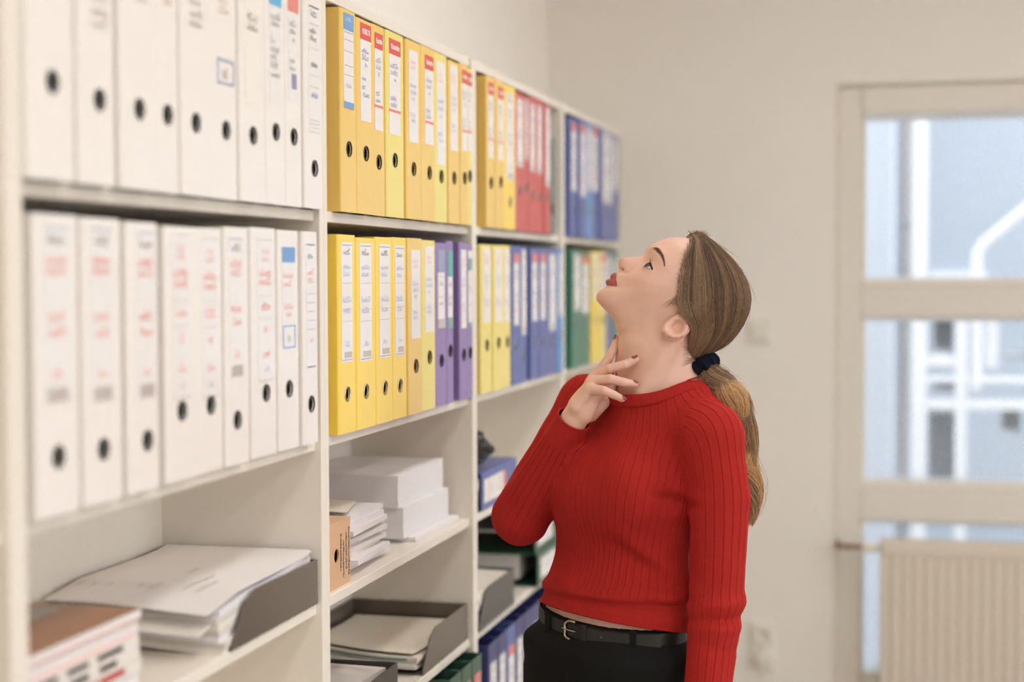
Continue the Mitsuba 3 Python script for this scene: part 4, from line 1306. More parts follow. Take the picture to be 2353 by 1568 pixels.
def d_loft(p, grow=0.0):
    v = np.clip(p[:, 1], _tv.min(), _tv.max())
    c = torso_axis(v)
    q = p - c
    x, y = q @ HLB, q @ HF
    A = T_A(v) + grow
    Bf = np.where(y > 0, T_F(v), T_B(v)) + grow
    k0 = np.sqrt((x / A) ** 2 + (y / Bf) ** 2) + 1e-9
    k1 = np.sqrt((x / A ** 2) ** 2 + (y / Bf ** 2) ** 2) + 1e-9
    d = k0 * (k0 - 1) / k1
    over = np.maximum(p[:, 1] - _tv.max(), 0) + np.maximum(_tv.min() - p[:, 1], 0)
    return np.maximum(d, np.where(over > 0, over, -1.0))


SH_L, SH_R = J(1633, 1002, 2.690), J(1348, 928, 2.915)
NECKB = J(1503, 912, 2.81)
COL_C = J(1506, 890, 2.80)
COL_N = np.array([-.113, .987, .113])
COL_R = .0765
ARM_L = [(SH_L, .0510), (J(1654, 1150, 2.675), .0480), (J(1648, 1375, 2.655), .0425), (J(1622, 1640, 2.60), .0350)]
ARM_R = [(SH_R, .0490), (J(1197, 1187, 2.862), .0470), (J(1318, 964, 2.757), .0285)]
BUST = [(J(1432, 1132, 2.702), (.050, .056, .038)), (J(1334, 1120, 2.776), (.044, .054, .034))]


def d_trunk(p):
    d = d_loft(p, .0075 * np.clip((J(0, 1362)[1] - p[:, 1]) / .028, 0, 1))
    d = smin(d, cone(p, NECKB, SH_L, .046, .048), .045)
    d = smin(d, cone(p, NECKB, SH_R, .046, .047), .045)
    h = (p - COL_C) @ COL_N
    yoke = np.maximum(cone(p, COL_C - COL_N * .085, COL_C - COL_N * .030, .108, .0845), h + .001)
    d = smin(d, yoke, .030)
    for c, r in BUST:
        d = smin(d, ellipsoid(p, c, np.stack([HLB, VUP, HF]), r), .065)
    return d


def d_arm_l(p):
    return chain(p, ARM_L, .006)


def d_arm_r_up(p):
    return cone(p, ARM_R[0][0], ARM_R[1][0], ARM_R[0][1], ARM_R[1][1])


def d_arm_r_low(p):
    return cone(p, ARM_R[1][0], ARM_R[2][0], ARM_R[1][1], ARM_R[2][1])


def d_sweater(p):
    d = smin(d_trunk(p), d_arm_l(p), .022)
    return smin(d, smin(d_arm_r_up(p), d_arm_r_low(p), .012), .018)


FOLDS = [
    # a soft fold: from, to, width, height
    (J(1592, 1150, 2.69), J(1500, 1085, 2.69), .012, .0050), (J(1597, 1160, 2.69), J(1490, 1135, 2.685), .009, -.0060), (J(1588, 1180, 2.69), J(1510, 1185, 2.69), .012, .0040),
    (J(1405, 1215, 2.70), J(1590, 1345, 2.72), .013, .0060), (J(1400, 1240, 2.70), J(1580, 1375, 2.72), .012, -.0050), (J(1480, 1355, 2.70), J(1592, 1385, 2.73), .010, .0045),
    (J(1712, 1385, 2.64), J(1595, 1395, 2.62), .011, .0060), (J(1705, 1418, 2.64), J(1600, 1424, 2.62), .007, -.0050), (J(1700, 1440, 2.64), J(1590, 1450, 2.61), .009, .0040), (J(1690, 1490, 2.64), J(1600, 1480, 2.60), .008, -.0030),
    (J(1250, 1330, 2.76), J(1330, 1352, 2.70), .012, .0060), (J(1255, 1365, 2.76), J(1590, 1410, 2.70), .006, -.0035),
    (J(1268, 1120, 2.80), J(1330, 1010, 2.76), .010, -.003), (J(1210, 1240, 2.83), J(1262, 1190, 2.83), .010, .003)]


def folds(p):
    out = np.zeros(len(p))
    front = np.clip((p[:, 2] - torso_axis(np.clip(p[:, 1], _tv.min(), _tv.max()))[:, 2] + .02) / .03, 0, 1)
    for a, b, w, h in FOLDS:
        ab = (b - a)[:2]
        r = p[:, :2] - a[:2]
        t = np.clip((r @ ab) / (ab @ ab), 0, 1)
        dd = np.linalg.norm(r - t[:, None] * ab, axis=1)
        out += 1.15 * h * np.exp(-(dd / w) ** 2) * np.sin(np.pi * (.12 + .80 * t)) * front
    return out + .0032 * (meshkit.fbm(p * 14 + 5, 3, 4) - .5) * 2


ARMPIT_V = J(0, 1150)[1]


def own_arm_l(p):
    up_ = np.clip((p[:, 1] - ARMPIT_V) / .02, 0, 1)
    return up_ * np.maximum(.283 - p @ HLB, d_arm_l(p) - .05) + (1 - up_) * (d_arm_l(p) - d_trunk(p))


def own_arm_r(p):
    v_ = J(0, 1090)[1]
    up_ = np.clip((p[:, 1] - v_) / .02, 0, 1)
    d = np.minimum(d_arm_r_up(p), d_arm_r_low(p))
    return up_ * np.maximum(p @ HLB - .047, d - .03) + (1 - up_) * (d - d_trunk(p))


def own_trunk(p):
    return -np.minimum(own_arm_l(p), own_arm_r(p))


def grid_faces(n, m, wrap):
    i, j = np.meshgrid(np.arange(n - 1), np.arange(m if wrap else m - 1), indexing='ij')
    q = np.stack([i * m + j, i * m + (j + 1) % m, (i + 1) * m + (j + 1) % m, (i + 1) * m + j], -1).reshape(-1, 4)
    return q


RIB = np.array([0, .22, .36, .43, .47, .5, .53, .57, .64, .78])


def rib_profile(f, depth=.0017):
    x = np.abs(f - .5)
    return -depth * np.exp(-(x / .060) ** 2) + .0003 * np.cos(2 * np.pi * x)


def ribbed(start, direction, own, others, n_ribs, rows, far=.30, flat=None, wrap=True):
    """cloth drawn as a grid around one limb: start (rows, 3), direction(row, angle) -> rays; own(p) is the limb's distance.
    The cloth follows the whole sweater; faces that belong to another limb are left to it."""
    fr = (np.arange(n_ribs)[:, None] + RIB[None]).ravel() / n_ribs
    ang = fr * 2 * np.pi
    S = np.repeat(start[:, None], len(ang), 1).reshape(-1, 3)
    Dv = direction(ang).reshape(-1, 3)
    hi = np.full(len(S), far)
    for _ in range(40):
        d = own(S + Dv * hi[:, None])
        hi = np.maximum(hi - d * .9, .004)
    P = S + Dv * hi[:, None]
    for _ in range(4):
        d = d_sweater(P)
        P = P - grad(d_sweater, P, 1e-3) * np.clip(d, -.01, .01)[:, None]
    n = grad(d_sweater, P, 2e-3)
    f = np.tile((fr * n_ribs) % 1, len(start))
    lev = np.repeat(np.ones(len(start)) if flat is None else flat, len(ang))
    P = P + n * (folds(P) + rib_profile(f) * lev)[:, None]
    q = grid_faces(len(start), len(ang), wrap)
    keep = others(P) < .006
    q = q[keep[q].any(1)]
    return P, q


def mesh_of(P, q):
    f = np.vstack([q[:, [0, 1, 2]], q[:, [0, 2, 3]]])
    used = np.unique(f)
    m = np.full(len(P), -1)
    m[used] = np.arange(len(used))
    return trimesh.Trimesh(P[used], m[f], process=False)


def facing_out(mesh, fn):
    c = mesh.triangles_center
    g = grad(fn, c[::37], 2e-3)
    if np.mean(np.einsum('ij,ij->i', mesh.face_normals[::37], g)) < 0:
        mesh.invert()
    return mesh


V_HEM, V_TOP = J(0, 1409)[1], J(0, 985)[1]
vs = np.linspace(V_HEM, V_TOP, 220)
rows_c = torso_axis(vs)
flat_rows = np.r_[np.where(vs < V_HEM + .040, 0.12, 1.0), np.ones(46)]
# the hem hangs lower at her left than at her right
TIP = .151 * np.clip((J(0, 1180)[1] - vs) / (J(0, 1180)[1] - V_HEM), 0, 1)


def torso_dir(ang):
    d = np.cos(ang)[None, :, None] * HF + np.sin(ang)[None, :, None] * HLB
    d = np.repeat(d, len(vs) + 46, 0)
    el = np.r_[np.zeros(len(vs)), np.radians(np.linspace(1.5, 72, 46))]
    d = d * np.cos(el)[:, None, None] + VUP * np.sin(el)[:, None, None]
    d[:len(vs), :, 1] -= TIP[:, None] * d[:len(vs), :, 0] + TIP[:, None] * -.31 * d[:len(vs), :, 2]
    return d / np.linalg.norm(d, axis=2, keepdims=True)


top_c = torso_axis(np.full(46, V_TOP)) + np.linspace(0, 1, 46)[:, None] ** 1.5 * (J(1503, 960, 2.80) - torso_axis(np.array([V_TOP]))[0])
start = np.vstack([rows_c, top_c])
P, q = ribbed(start, torso_dir, d_trunk, own_trunk, 60, None, flat=flat_rows)
# neck opening: ring around the neck


def collar_xy(p):
    q_ = p - COL_C
    h = q_ @ COL_N
    r = np.linalg.norm(q_ - h[:, None] * COL_N, axis=1)
    return r, h


r_, h_ = collar_xy(P)
inside = (r_ < COL_R + .003) & (h_ > -.075)
q = q[~inside[q].all(1)]
torso_mesh = facing_out(mesh_of(P, q), d_sweater)


def limb_grid(chain_pts, own, others, n_ribs, n_rows, ref, s_cap=0.0, lens=None, flat_end=0):
    pts = np.array([c for c, _ in chain_pts])
    L = np.r_[0, np.cumsum(np.linalg.norm(np.diff(pts, axis=0), axis=1))]
    cs = [PchipInterpolator(L, pts[:, k]) for k in range(3)] if len(pts) > 2 else None
    s = np.linspace(-.0, L[-1], n_rows)
    c = np.stack([f(s) for f in cs], 1) if cs else pts[0] + (pts[1] - pts[0]) * (s / L[-1])[:, None]
    t = np.gradient(c, axis=0)
    t /= np.linalg.norm(t, axis=1, keepdims=True)
    e1 = ref - (t @ ref)[:, None] * t
    e1 /= np.linalg.norm(e1, axis=1, keepdims=True)
    e2 = np.cross(t, e1)
    k = 26
    cap0 = np.repeat(c[:1], k, 0)
    el = np.radians(np.linspace(80, 2, k))

    def direction(ang):
        body = np.cos(ang)[None, :, None] * e1[:, None] + np.sin(ang)[None, :, None] * e2[:, None]
        cap = np.repeat(body[:1], k, 0) * np.cos(el)[:, None, None] - t[0] * np.sin(el)[:, None, None]
        if s_cap:
            cap2 = np.repeat(body[-1:], k, 0) * np.cos(el[::-1])[:, None, None] + t[-1] * np.sin(el[::-1])[:, None, None]
            return np.concatenate([cap, body, cap2])
        return np.concatenate([cap, body])
    st = np.vstack([cap0, c] + ([np.repeat(c[-1:], k, 0)] if s_cap else []))
    fl = np.ones(len(st))
    if flat_end:
        fl[-flat_end:] = 0
    P, q = ribbed(st, direction, own, others, n_ribs, None, far=.12, flat=fl)
    return facing_out(mesh_of(P, q), d_sweater)


arm_l_mesh = limb_grid([(J(1590, 985, 2.735), .05)] + ARM_L, d_arm_l, own_arm_l, 20, 190, HF)
nrm = unit(np.cross(ARM_R[1][0] - ARM_R[0][0], ARM_R[2][0] - ARM_R[1][0]))
arm_ru_mesh = limb_grid(ARM_R[:2], d_arm_r_up, lambda p: np.maximum(own_arm_r(p), d_arm_r_up(p) - d_arm_r_low(p)), 19, 100, nrm, s_cap=1)
arm_rl_mesh = limb_grid(ARM_R[1:], d_arm_r_low, lambda p: np.maximum(d_arm_r_low(p) - d_trunk(p), d_arm_r_low(p) - d_arm_r_up(p)), 19, 100, nrm, flat_end=22)
sweater = cat([torso_mesh, arm_l_mesh, arm_ru_mesh, arm_rl_mesh])

# ---------------------------------------------------------------- the woman: materials
SKIN = np.array([.67, .42, .33])
scene['skin'] = {'type': 'twosided', 'bsdf': {'type': 'principled', 'base_color': {'type': 'mesh_attribute', 'name': 'vertex_color'}, 'roughness': .46, 'specular': .42, 'sheen': .15}}
mat('knit_red', mikit.proc(lambda p, n, uv: mikit.mix([.315, .0155, .0130], [.375, .0195, .0165], mikit.fbm(p.x * 700, p.y * 700, p.z * 350, 2))), 0.85, 0.15, sheen=.35, sheen_tint=.7)
mat('knit_band', mikit.proc(lambda p, n, uv: mikit.mix([.31, .0150, .0130], [.365, .0185, .0160], mikit.fbm(p.x * 900, p.y * 900, p.z * 900, 2))), 0.85, 0.15, sheen=.3, sheen_tint=.7)
mat('trouser_black', [.0045, .0045, .0048], 0.75, 0.2, sheen=.15)
mat('belt_black', [.010, .010, .010], 0.35, 0.5)
mat('buckle_metal', [.62, .55, .42], 0.25, 0.5, metallic=1.0)
mat('eye_white', [.62, .58, .55], 0.12, 0.6)
mat('iris', [.06, .045, .028], 0.1, 0.6)
mat('pupil', [.005, .005, .005], 0.08, 0.6)
mat('lash_black', [.008, .007, .006], 0.6, 0.3)
mat('brow_hair', lin(104, 76, 56), 0.6, 0.3)
mat('nail_plum', lin(128, 68, 70), 0.22, 0.6)
mat('scrunchie_navy', [.0045, .007, .016], 0.9, 0.15, sheen=.5)
mat('shoe_black', [.01, .01, .01], 0.3, 0.5)
HAIR = {'hair_deep': (92, 68, 51), 'hair_brown': (114, 89, 69), 'hair_mid': (134, 106, 83), 'hair_light': (158, 129, 101), 'hair_gold': (206, 168, 120)}
for k_, c_ in HAIR.items():
    mat(k_, lin(*c_), 0.42, 0.45)

W_LABEL = 'woman in red ribbed sweater and black trousers looking up, hand at her throat'
person = thing('person', W_LABEL, 'person')


def wmesh(V, F):
    return trimesh.Trimesh(to_world(V), F, process=False)


def wm(mesh):
    return trimesh.Trimesh(to_world(mesh.vertices), mesh.faces, process=False)


# ---- body: one skin surface (head, neck, chest), right hand, hidden core
BELT_C = J(0, 1420)[1]
BELT_TIP = .004
BELT_DIP = .107
BELT_W0 = float(torso_axis(np.array([BELT_C]))[0][2])


def d_core(p):
    d = np.maximum(d_loft(p, -.0035), d_trunk(p) + .004 + .014 * np.clip((p[:, 1] - J(0, 1378)[1]) / .02, 0, 1))
    d = np.minimum(d, d_arm_l(p) + .010)
    return np.minimum(d, np.minimum(d_arm_r_up(p), d_arm_r_low(p)) + .009)


lo_, hi_ = J(1385, 960, 2.80) - [0, 0, .13], J(1712, 530, 2.8) + [0, 0, .13]
lo_[0] = J(1340, 0)[0]
V1, F1 = surface_nets(d_face_neck, lo_, hi_, .00135)
V2, F2 = surface_nets(d_hand, J(1285, 1015, 2.80) - [0, 0, .03], J(1480, 765, 2.74) + [0, 0, .06], .0013)
V3, F3 = surface_nets(d_core, J(1120, 1500, 2.8) - [0, 0, .2], J(1740, 940, 2.8) + [0, 0, .25], .007, project=1)
keep_ = (V3[:, 1] < J(0, 985)[1]) & (V3[:, 1] > BELT_C - .024 - BELT_TIP * (V3[:, 0] - T_U(BELT_C)) - BELT_DIP * (V3[:, 2] - BELT_W0))
F3 = F3[keep_[F3].all(1)]


# left hand, hanging relaxed below the frame
LW = J(1616, 1668, 2.592)
LD = unit(J(1600, 1850, 2.575) - LW)
LS = unit(np.cross(LD, HLB))            # towards the little finger
L_FING = []
for k_, (off_, len_, r_) in enumerate([(.026, .080, .0078), (.009, .088, .0080), (-.009, .083, .0078), (-.025, .066, .0068)]):
    k0_ = LW + LD * .088 - LS * off_
    pp_ = [k0_]
    for q_, f_ in enumerate((.46, .30, .24)):
        dd_ = unit(LD - HLB * (.14 + .20 * q_) - LS * off_ * 1.5)
        pp_.append(pp_[-1] + dd_ * len_ * f_)
    L_FING.append((pp_, r_))


def d_hand_l(p):
    d = cone(p, LW - LD * .06, LW, .0225, .0200)
    for pp_, r_ in L_FING:
        d = smin(d, cone(p, LW + (pp_[0] - LW) * .15, pp_[0], .0130, .0100), .010)
    f = None
    for pp_, r_ in L_FING:
        c_ = chain(p, [(x, r_ * (1 - .09 * i)) for i, x in enumerate(pp_)], .001)
        f = c_ if f is None else np.minimum(f, c_)
    th_ = [LW + LD * .022 - LS * .016, LW + LD * .055 - LS * .038 - HLB * .012, LW + LD * .088 - LS * .042 - HLB * .020, LW + LD * .110 - LS * .038 - HLB * .026]
    f = smin(f, chain(p, list(zip(th_, (.0135, .0105, .0092, .0072))), .002), .002)
    return smin(d, f, .004)


V6, F6 = surface_nets(d_hand_l, np.minimum(LW, LW + LD * .2) - .075, np.maximum(LW, LW + LD * .2) + .075, .0022)


def skin_colors(V):
    c = np.tile(SKIN, (len(V), 1))
    c *= (1 + .10 * (meshkit.fbm(V * 60, 3, 7)[:, None] - .5) + .05 * (meshkit.noise(V * 900, 9)[:, None] - .5))
    a, s, l = head_local(V)
    al = np.abs(l)

    def tint(m, col):
        c[:] = c * (1 - m[:, None]) + np.asarray(col) * m[:, None]
    g = lambda P, r: gauss(a, s, al, P, r)
    head = (np.sqrt(a ** 2 + s ** 2 + l ** 2) < .19)
    tint(.30 * g((*hp(470, 560, .045), .045), (.026, .024, .03)) * head, [.62, .30, .22])       # cheek
    tint(.45 * g((*hp(365, 380, .0), .0), (.014, .014, .014)) * head, [.60, .27, .20])           # tip of the nose
    tint(.40 * g((*hp(430, 475, .014), .014), (.010, .010, .008)) * head, [.58, .27, .20])
    tint(.35 * g((*hp(180, 680, .0), .0), (.02, .018, .02)) * head, [.62, .31, .23])             # chin
    tint(.38 * g((EYE_A, EYE_S + .004, EYE_L), (.02, .010, .016)) * head, [.42, .235, .165])     # upper lid
    tint(.35 * g((EYE_A, EYE_S - .008, EYE_L), (.02, .006, .016)) * head, [.46, .25, .19])
    ear = np.exp(-((a - EAR_C[0]) ** 2 + (s - EAR_C[1]) ** 2) / .021 ** 2) * (al > EAR_L + .001)
    tint(.45 * ear, [.64, .31, .23])
    # lips
    up_l = hpoly([(316, 588), (308, 540), (313, 478), (300, 476), (284, 480), (266, 497), (258, 520), (250, 531), (262, 536)], .012)
    lo_l = hpoly([(316, 589), (280, 585), (245, 582), (232, 579), (222, 565), (222, 546), (236, 530), (256, 528), (270, 534)], .012)
    poly = sg.Polygon(hpoly([(320, 592), (312, 530), (315, 477), (284, 474), (258, 494), (221, 530), (211, 555), (226, 581), (270, 586)], .004)).buffer(.0006)
    near = (a > .07) & (al < .031) & head
    m = np.zeros(len(V))
    if near.any():
        lk_ = (hp(270, 540, .02) - hp(270, 540, .0)) / .02      # the corners of the mouth lie farther out
        pts = shapely.points(np.stack([a[near] - lk_[0] * (l[near] * 1.0 - .004), s[near] - lk_[1] * (l[near] - .004)], 1))
        dd = shapely.distance(poly, pts)
        edge = np.clip(1 - dd / .0008, 0, 1)
        # the lips narrow towards the corners
        m[near] = edge * np.clip((.0305 - al[near]) / .0012, 0, 1)
    tint(m * .95, [.335, .070, .066])
    return np.clip(c, 0, 1)


def hand_colors(V):
    c = np.tile(SKIN, (len(V), 1))
    c *= (1 + .10 * (meshkit.fbm(V * 70, 3, 3)[:, None] - .5))
    for pts, rr in FINGERS + [THUMB]:
        for q, wgt in ((1, .22), (2, .22), (4, .40)):
            m = wgt * np.exp(-(np.linalg.norm(V - pts[q], axis=1) / .010) ** 2)[:, None]
            c = c * (1 - m) + np.array([.62, .26, .19]) * m
    m = .35 * np.exp(-(np.linalg.norm(V - J(1352, 960, 2.745), axis=1) / .016) ** 2)[:, None]
    c = c * (1 - m) + np.array([.62, .26, .19]) * m
    return np.clip(c, 0, 1)


body_v = np.vstack([V1, V2, V3, V6])
body_f = np.vstack([F1, F2 + len(V1), F3 + len(V1) + len(V2), F6 + len(V1) + len(V2) + len(V3)])
body_c = np.vstack([skin_colors(V1), hand_colors(V2), np.tile(SKIN, (len(V3), 1)), hand_colors(V6)])
part(person, 'body', wmesh(body_v, body_f), 'skin', True, label='fair skin of face, neck, hand and midriff', color=body_c)

# ---- eyes
for side in (1, -1):
    c = head_point(EYE_A, EYE_S, EYE_L * side)[0]
    look_ = unit(HA + .22 * HS + .16 * HL)
    ball = trimesh.creation.icosphere(subdivisions=3, radius=EYE_R)
    e = part(person, 'eyeball', wmesh(ball.vertices + c, ball.faces), 'eye_white', True)
    x1_ = unit(np.cross(look_, VUP))
    y1_ = np.cross(x1_, look_)

    def disc(r0, r1, lift, n=24):
        rr = np.linspace(r0, r1, 5)
        th = np.arange(n) * 2 * np.pi / n
        v = [c + look_ * (np.sqrt(max(EYE_R ** 2 - r * r, 0)) + lift) + (np.cos(t) * x1_ + np.sin(t) * y1_) * r for r in rr for t in th]
        return mesh_of(np.array(v), grid_faces(len(rr), n, True))
    part(e, 'iris', wm(disc(.0021, .0064, .0003)), 'iris', True)
    part(e, 'pupil', wm(disc(.0, .00215, .0004)), 'pupil', True)


def skin_at(a, s, side, lift=0.0, l0=.085):
    """the skin point reached from the side at (a, s)"""
    a, s = np.atleast_1d(a), np.atleast_1d(s)
    l = np.full(len(a), l0)
    for _ in range(60):
        d = d_head(head_point_n(a, s, l * side))
        l = l - d * .7
    P = head_point_n(a, s, l * side)
    return P + grad(d_head, P) * lift


def head_point_n(a, s, l):
    return HC + a[:, None] * HA + s[:, None] * HS + l[:, None] * HL


def strands(lines, r0, r1, sides=3):
    ms = []
    for ln in lines:
        n = len(ln)
        if np.max(np.linalg.norm(np.diff(ln, axis=0), axis=1)) > .035:
            continue
        ms.append(tube(ln, np.linspace(r0, r1, n), sides, cap=False))
    return cat(ms)


hr = np.random.default_rng(4)
# lashes, lid lines and brows
for side in (1, -1):
    m_ = np.linspace(-.98, .98, 60)
    top_s = .0056 * (1 - m_ ** 2) + .0006 - .0012 * m_
    bot_s = -.0050 * (1 - m_ ** 2) - .0006 - .0012 * m_
    l_ = EYE_L + m_ * .0141

    def lid(sv):
        # a point of the lid surface (a sphere a little larger than the eyeball)
        rad = EYE_R + .0012
        av = np.sqrt(np.maximum(rad ** 2 - sv ** 2 - (m_ * .0141) ** 2, 1e-8)) + .0004
        av = np.where(sv ** 2 + (m_ * .0141) ** 2 > rad ** 2 * .96, .0024, av)
        return head_point_n(EYE_A + av, EYE_S + sv, l_ * side)
    tl, bl = lid(top_s), lid(bot_s)
    part(person, 'eyelash_line', wm(tube(tl, .0009 + .0006 * np.clip(.5 + m_ * .5, 0, 1), 6)), 'lash_black', True)
    part(person, 'lower_lid_line', wm(tube(bl, .00035, 5)), 'brow_hair', True)
    lines = []
    for k in range(0, 60, 2):
        i = k
        fan = m_[i]
        out_ = unit(HA * 1.0 + HS * .25 + HL * side * (.15 + .55 * fan) + hr.normal(0, .07, 3))
        n_ = 6
        t_ = np.linspace(0, 1, n_)[:, None]
        ln_ = .0052 + .0015 * fan + hr.normal(0, .0006)
        lines.append(tl[i] + out_ * ln_ * t_ + HS * .0028 * t_ ** 2)
    for k in range(6, 56, 2):
        out_ = unit(HA * .8 - HS * .5 + HL * side * .5 * m_[k] + hr.normal(0, .1, 3))
        t_ = np.linspace(0, 1, 5)[:, None]
        lines.append(bl[k] + out_ * .0035 * t_ - HS * .001 * t_ ** 2)
    part(person, 'eyelashes', wm(strands(lines, .00016, .00005)), 'lash_black', True, kind='stuff')
    bp = np.array([hp(*q_, l0_) for q_, l0_ in (((616, 266), .012), ((644, 282), .020), ((672, 304), .028), ((698, 334), .036), ((716, 366), .043), ((728, 408), .049))])
    bs = np.linspace(0, 1, len(bp))
    ba, bb = CubicSpline(bs, bp[:, 0]), CubicSpline(bs, bp[:, 1])
    tt = hr.random(260) ** .85
    width = .0030 * np.clip(1.05 - tt * .85, .1, 1) * np.clip(tt * 9 + .35, 0, 1)
    off = hr.uniform(-1, 1, 260) * width
    da, ds = ba(tt, 1), bb(tt, 1)
    nn = np.hypot(da, ds)
    a0_, s0_ = ba(tt) - ds / nn * off, bb(tt) + da / nn * off
    ln_ = .0062 * (1 - .35 * tt)
    lean = .55 - .5 * tt
    a1_, s1_ = a0_ + da / nn * ln_ + (-ds / nn) * ln_ * lean * -1, s0_ + ds / nn * ln_ + (da / nn) * ln_ * lean * -1
    lines = []
    P0, P1, P2 = skin_at(a0_, s0_, side, .0001), skin_at((a0_ + a1_) / 2, (s0_ + s1_) / 2, side, .0006), skin_at(a1_, s1_, side, .0005)
    part(person, 'eyebrow', wm(strands([np.array(x) for x in zip(P0, P1, P2)], .00020, .00010)), 'brow_hair', True, kind='stuff')

# ---- nails
for (pts, rr), nail_dir in zip(FINGERS + [THUMB], (unit(np.array([-.8, .3, .45])), unit(np.array([-.45, .75, .55])), unit(np.array([-.05, .85, .6])), unit(np.array([.45, .55, .75])), unit(np.array([-.2, .2, 1.0])))):
    t_ = unit(pts[4] - pts[3])
    nd = unit(nail_dir - t_ * (nail_dir @ t_))
    sd = np.cross(t_, nd)
    u_, v_ = np.meshgrid(np.linspace(-1, 1, 9), np.linspace(0, 1, 8), indexing='ij')
    r_ = rr[4]
    wdt = .80 * np.sqrt(np.clip(1 - np.abs(v_ * 2 - 1) ** 4, 0.03, 1))
    ang_ = u_ * wdt * .95
    base = pts[4] + t_ * (v_[..., None] * .0112 - .0052)
    Pn = base + (np.cos(ang_)[..., None] * nd + np.sin(ang_)[..., None] * sd) * (r_ * (1.06 - .10 * v_))[..., None]
    Pn = Pn.reshape(-1, 3)
    for _ in range(3):
        d_ = d_hand(Pn)
        out_b = v_.ravel() < .75
        Pn = Pn - grad(d_hand, Pn, 1e-3) * (np.where(out_b, d_ - .0005, 0))[:, None]
    part(person, 'fingernail', wm(mesh_of(Pn, grid_faces(9, 8, False))), 'nail_plum', True)

# ---- sweater, collar, edges
sw = part(person, 'sweater', wm(sweater), 'knit_red', 38, label='red ribbed crew neck sweater')
ce1 = unit(HF - COL_N * (HF @ COL_N))
ce2 = np.cross(COL_N, ce1)
nth, nrow = 150 * 6, 13
th = np.arange(nth) * 2 * np.pi / nth
rad_ = np.cos(th)[:, None] * ce1 + np.sin(th)[:, None] * ce2
rho0 = COL_R
ring0 = COL_C + rad_ * rho0
from scipy.ndimage import gaussian_filter1d
fan_ = []
for q_r in np.linspace(0, .026, 16):
    Pq = COL_C + rad_ * (rho0 + q_r) + COL_N * .06
    hh_ = np.zeros(len(Pq))
    for _ in range(60):
        hh_ = np.minimum(hh_ + np.maximum(d_sweater(Pq - COL_N * hh_[:, None]), -.004) * .8, .16)
    hh_ = gaussian_filter1d(hh_, 14, mode='wrap')
    fan_.append(Pq - COL_N * hh_[:, None])
fan_ = np.array(fan_)
run_ = np.vstack([np.zeros(nth), np.cumsum(np.linalg.norm(np.diff(fan_, axis=0), axis=2), axis=0)])
rows_ = []
for t_ in np.linspace(0, 1, nrow):
    want = .0215 * t_
    Pq = np.array([[np.interp(want, run_[:, c_], fan_[:, c_, x_]) for x_ in range(3)] for c_ in range(nth)])
    lift = .0024 * np.sqrt(max(0, 1 - (2 * t_ - 1) ** 4)) + .0006
    rows_.append(Pq + grad(d_sweater, Pq, 2e-3) * (lift + .00035 * np.cos(th * 150) * (t_ < .93) * (t_ > .06))[:, None])
rows_.insert(0, rows_[0] - COL_N * .004 - rad_ * .001)
part(person, 'collar', wm(mesh_of(np.vstack(rows_), grid_faces(len(rows_), nth, True))), 'knit_band', 40, label='fine ribbed round collar')


def edge_ring(center, directions, own, rad):
    P_ = center + directions * .02
    h_ = np.full(len(P_), .30)
    for _ in range(50):
        h_ = np.maximum(h_ - own(center + directions * h_[:, None]) * .9, .004)
    P_ = center + directions * h_[:, None]
    for _ in range(4):
        P_ = P_ - grad(d_sweater, P_, 1e-3) * np.clip(d_sweater(P_), -.01, .01)[:, None]
    P_ = np.vstack([P_, P_[:2]])
    return tube(P_, rad, 8, cap=False)


th = np.linspace(0, 2 * np.pi, 90, endpoint=False)
hd = np.cos(th)[:, None] * HF + np.sin(th)[:, None] * HLB
hd[:, 1] -= TIP[0] * hd[:, 0] + TIP[0] * -.31 * hd[:, 2]
hd /= np.linalg.norm(hd, axis=1, keepdims=True)
part(person, 'hem', wm(edge_ring(rows_c[:1], hd, d_trunk, .0022)), 'knit_band', True)
t_ = unit(ARM_R[2][0] - ARM_R[1][0])
e1_ = unit(nrm - t_ * (nrm @ t_))
e2_ = np.cross(t_, e1_)
cd = np.cos(th)[:, None] * e1_ + np.sin(th)[:, None] * e2_
part(person, 'cuff', wm(edge_ring(ARM_R[2][0][None], cd, d_arm_r_low, .0020)), 'knit_band', True)
# thin strap showing at her nape
sp = [J(1534, 906, 2.735), J(1548, 895, 2.737), J(1564, 884, 2.742), J(1582, 874, 2.752), J(1600, 868, 2.77)]
sp = np.array(sp)
for _ in range(5):
    sp = sp - grad(d_neck, sp, 1e-3) * (d_neck(sp) - .0035)[:, None] * .8
part(person, 'strap', wm(tube(sp, .0012, 6)), 'knit_band', True)

# ---- trousers, belt
FLOOR_V = lambda u, w: None
dn = np.array([0, 0, -1.0]) @ MB[:3, :3]          # straight down, in her frame


def drop(p, z):
    """the point below p at height z of the room"""
    h = to_world(p[None])[0][2]
    return p + dn * (h - z)


HIP_L, HIP_R = J(1440, 1560, 2.735), J(1350, 1555, 2.845)
KNEE_L, KNEE_R = drop(HIP_L + .02 * HF, .46), drop(HIP_R + .03 * HF, .46)
ANK_L, ANK_R = drop(HIP_L - .02 * HF, .09), drop(HIP_R - .01 * HF, .09)


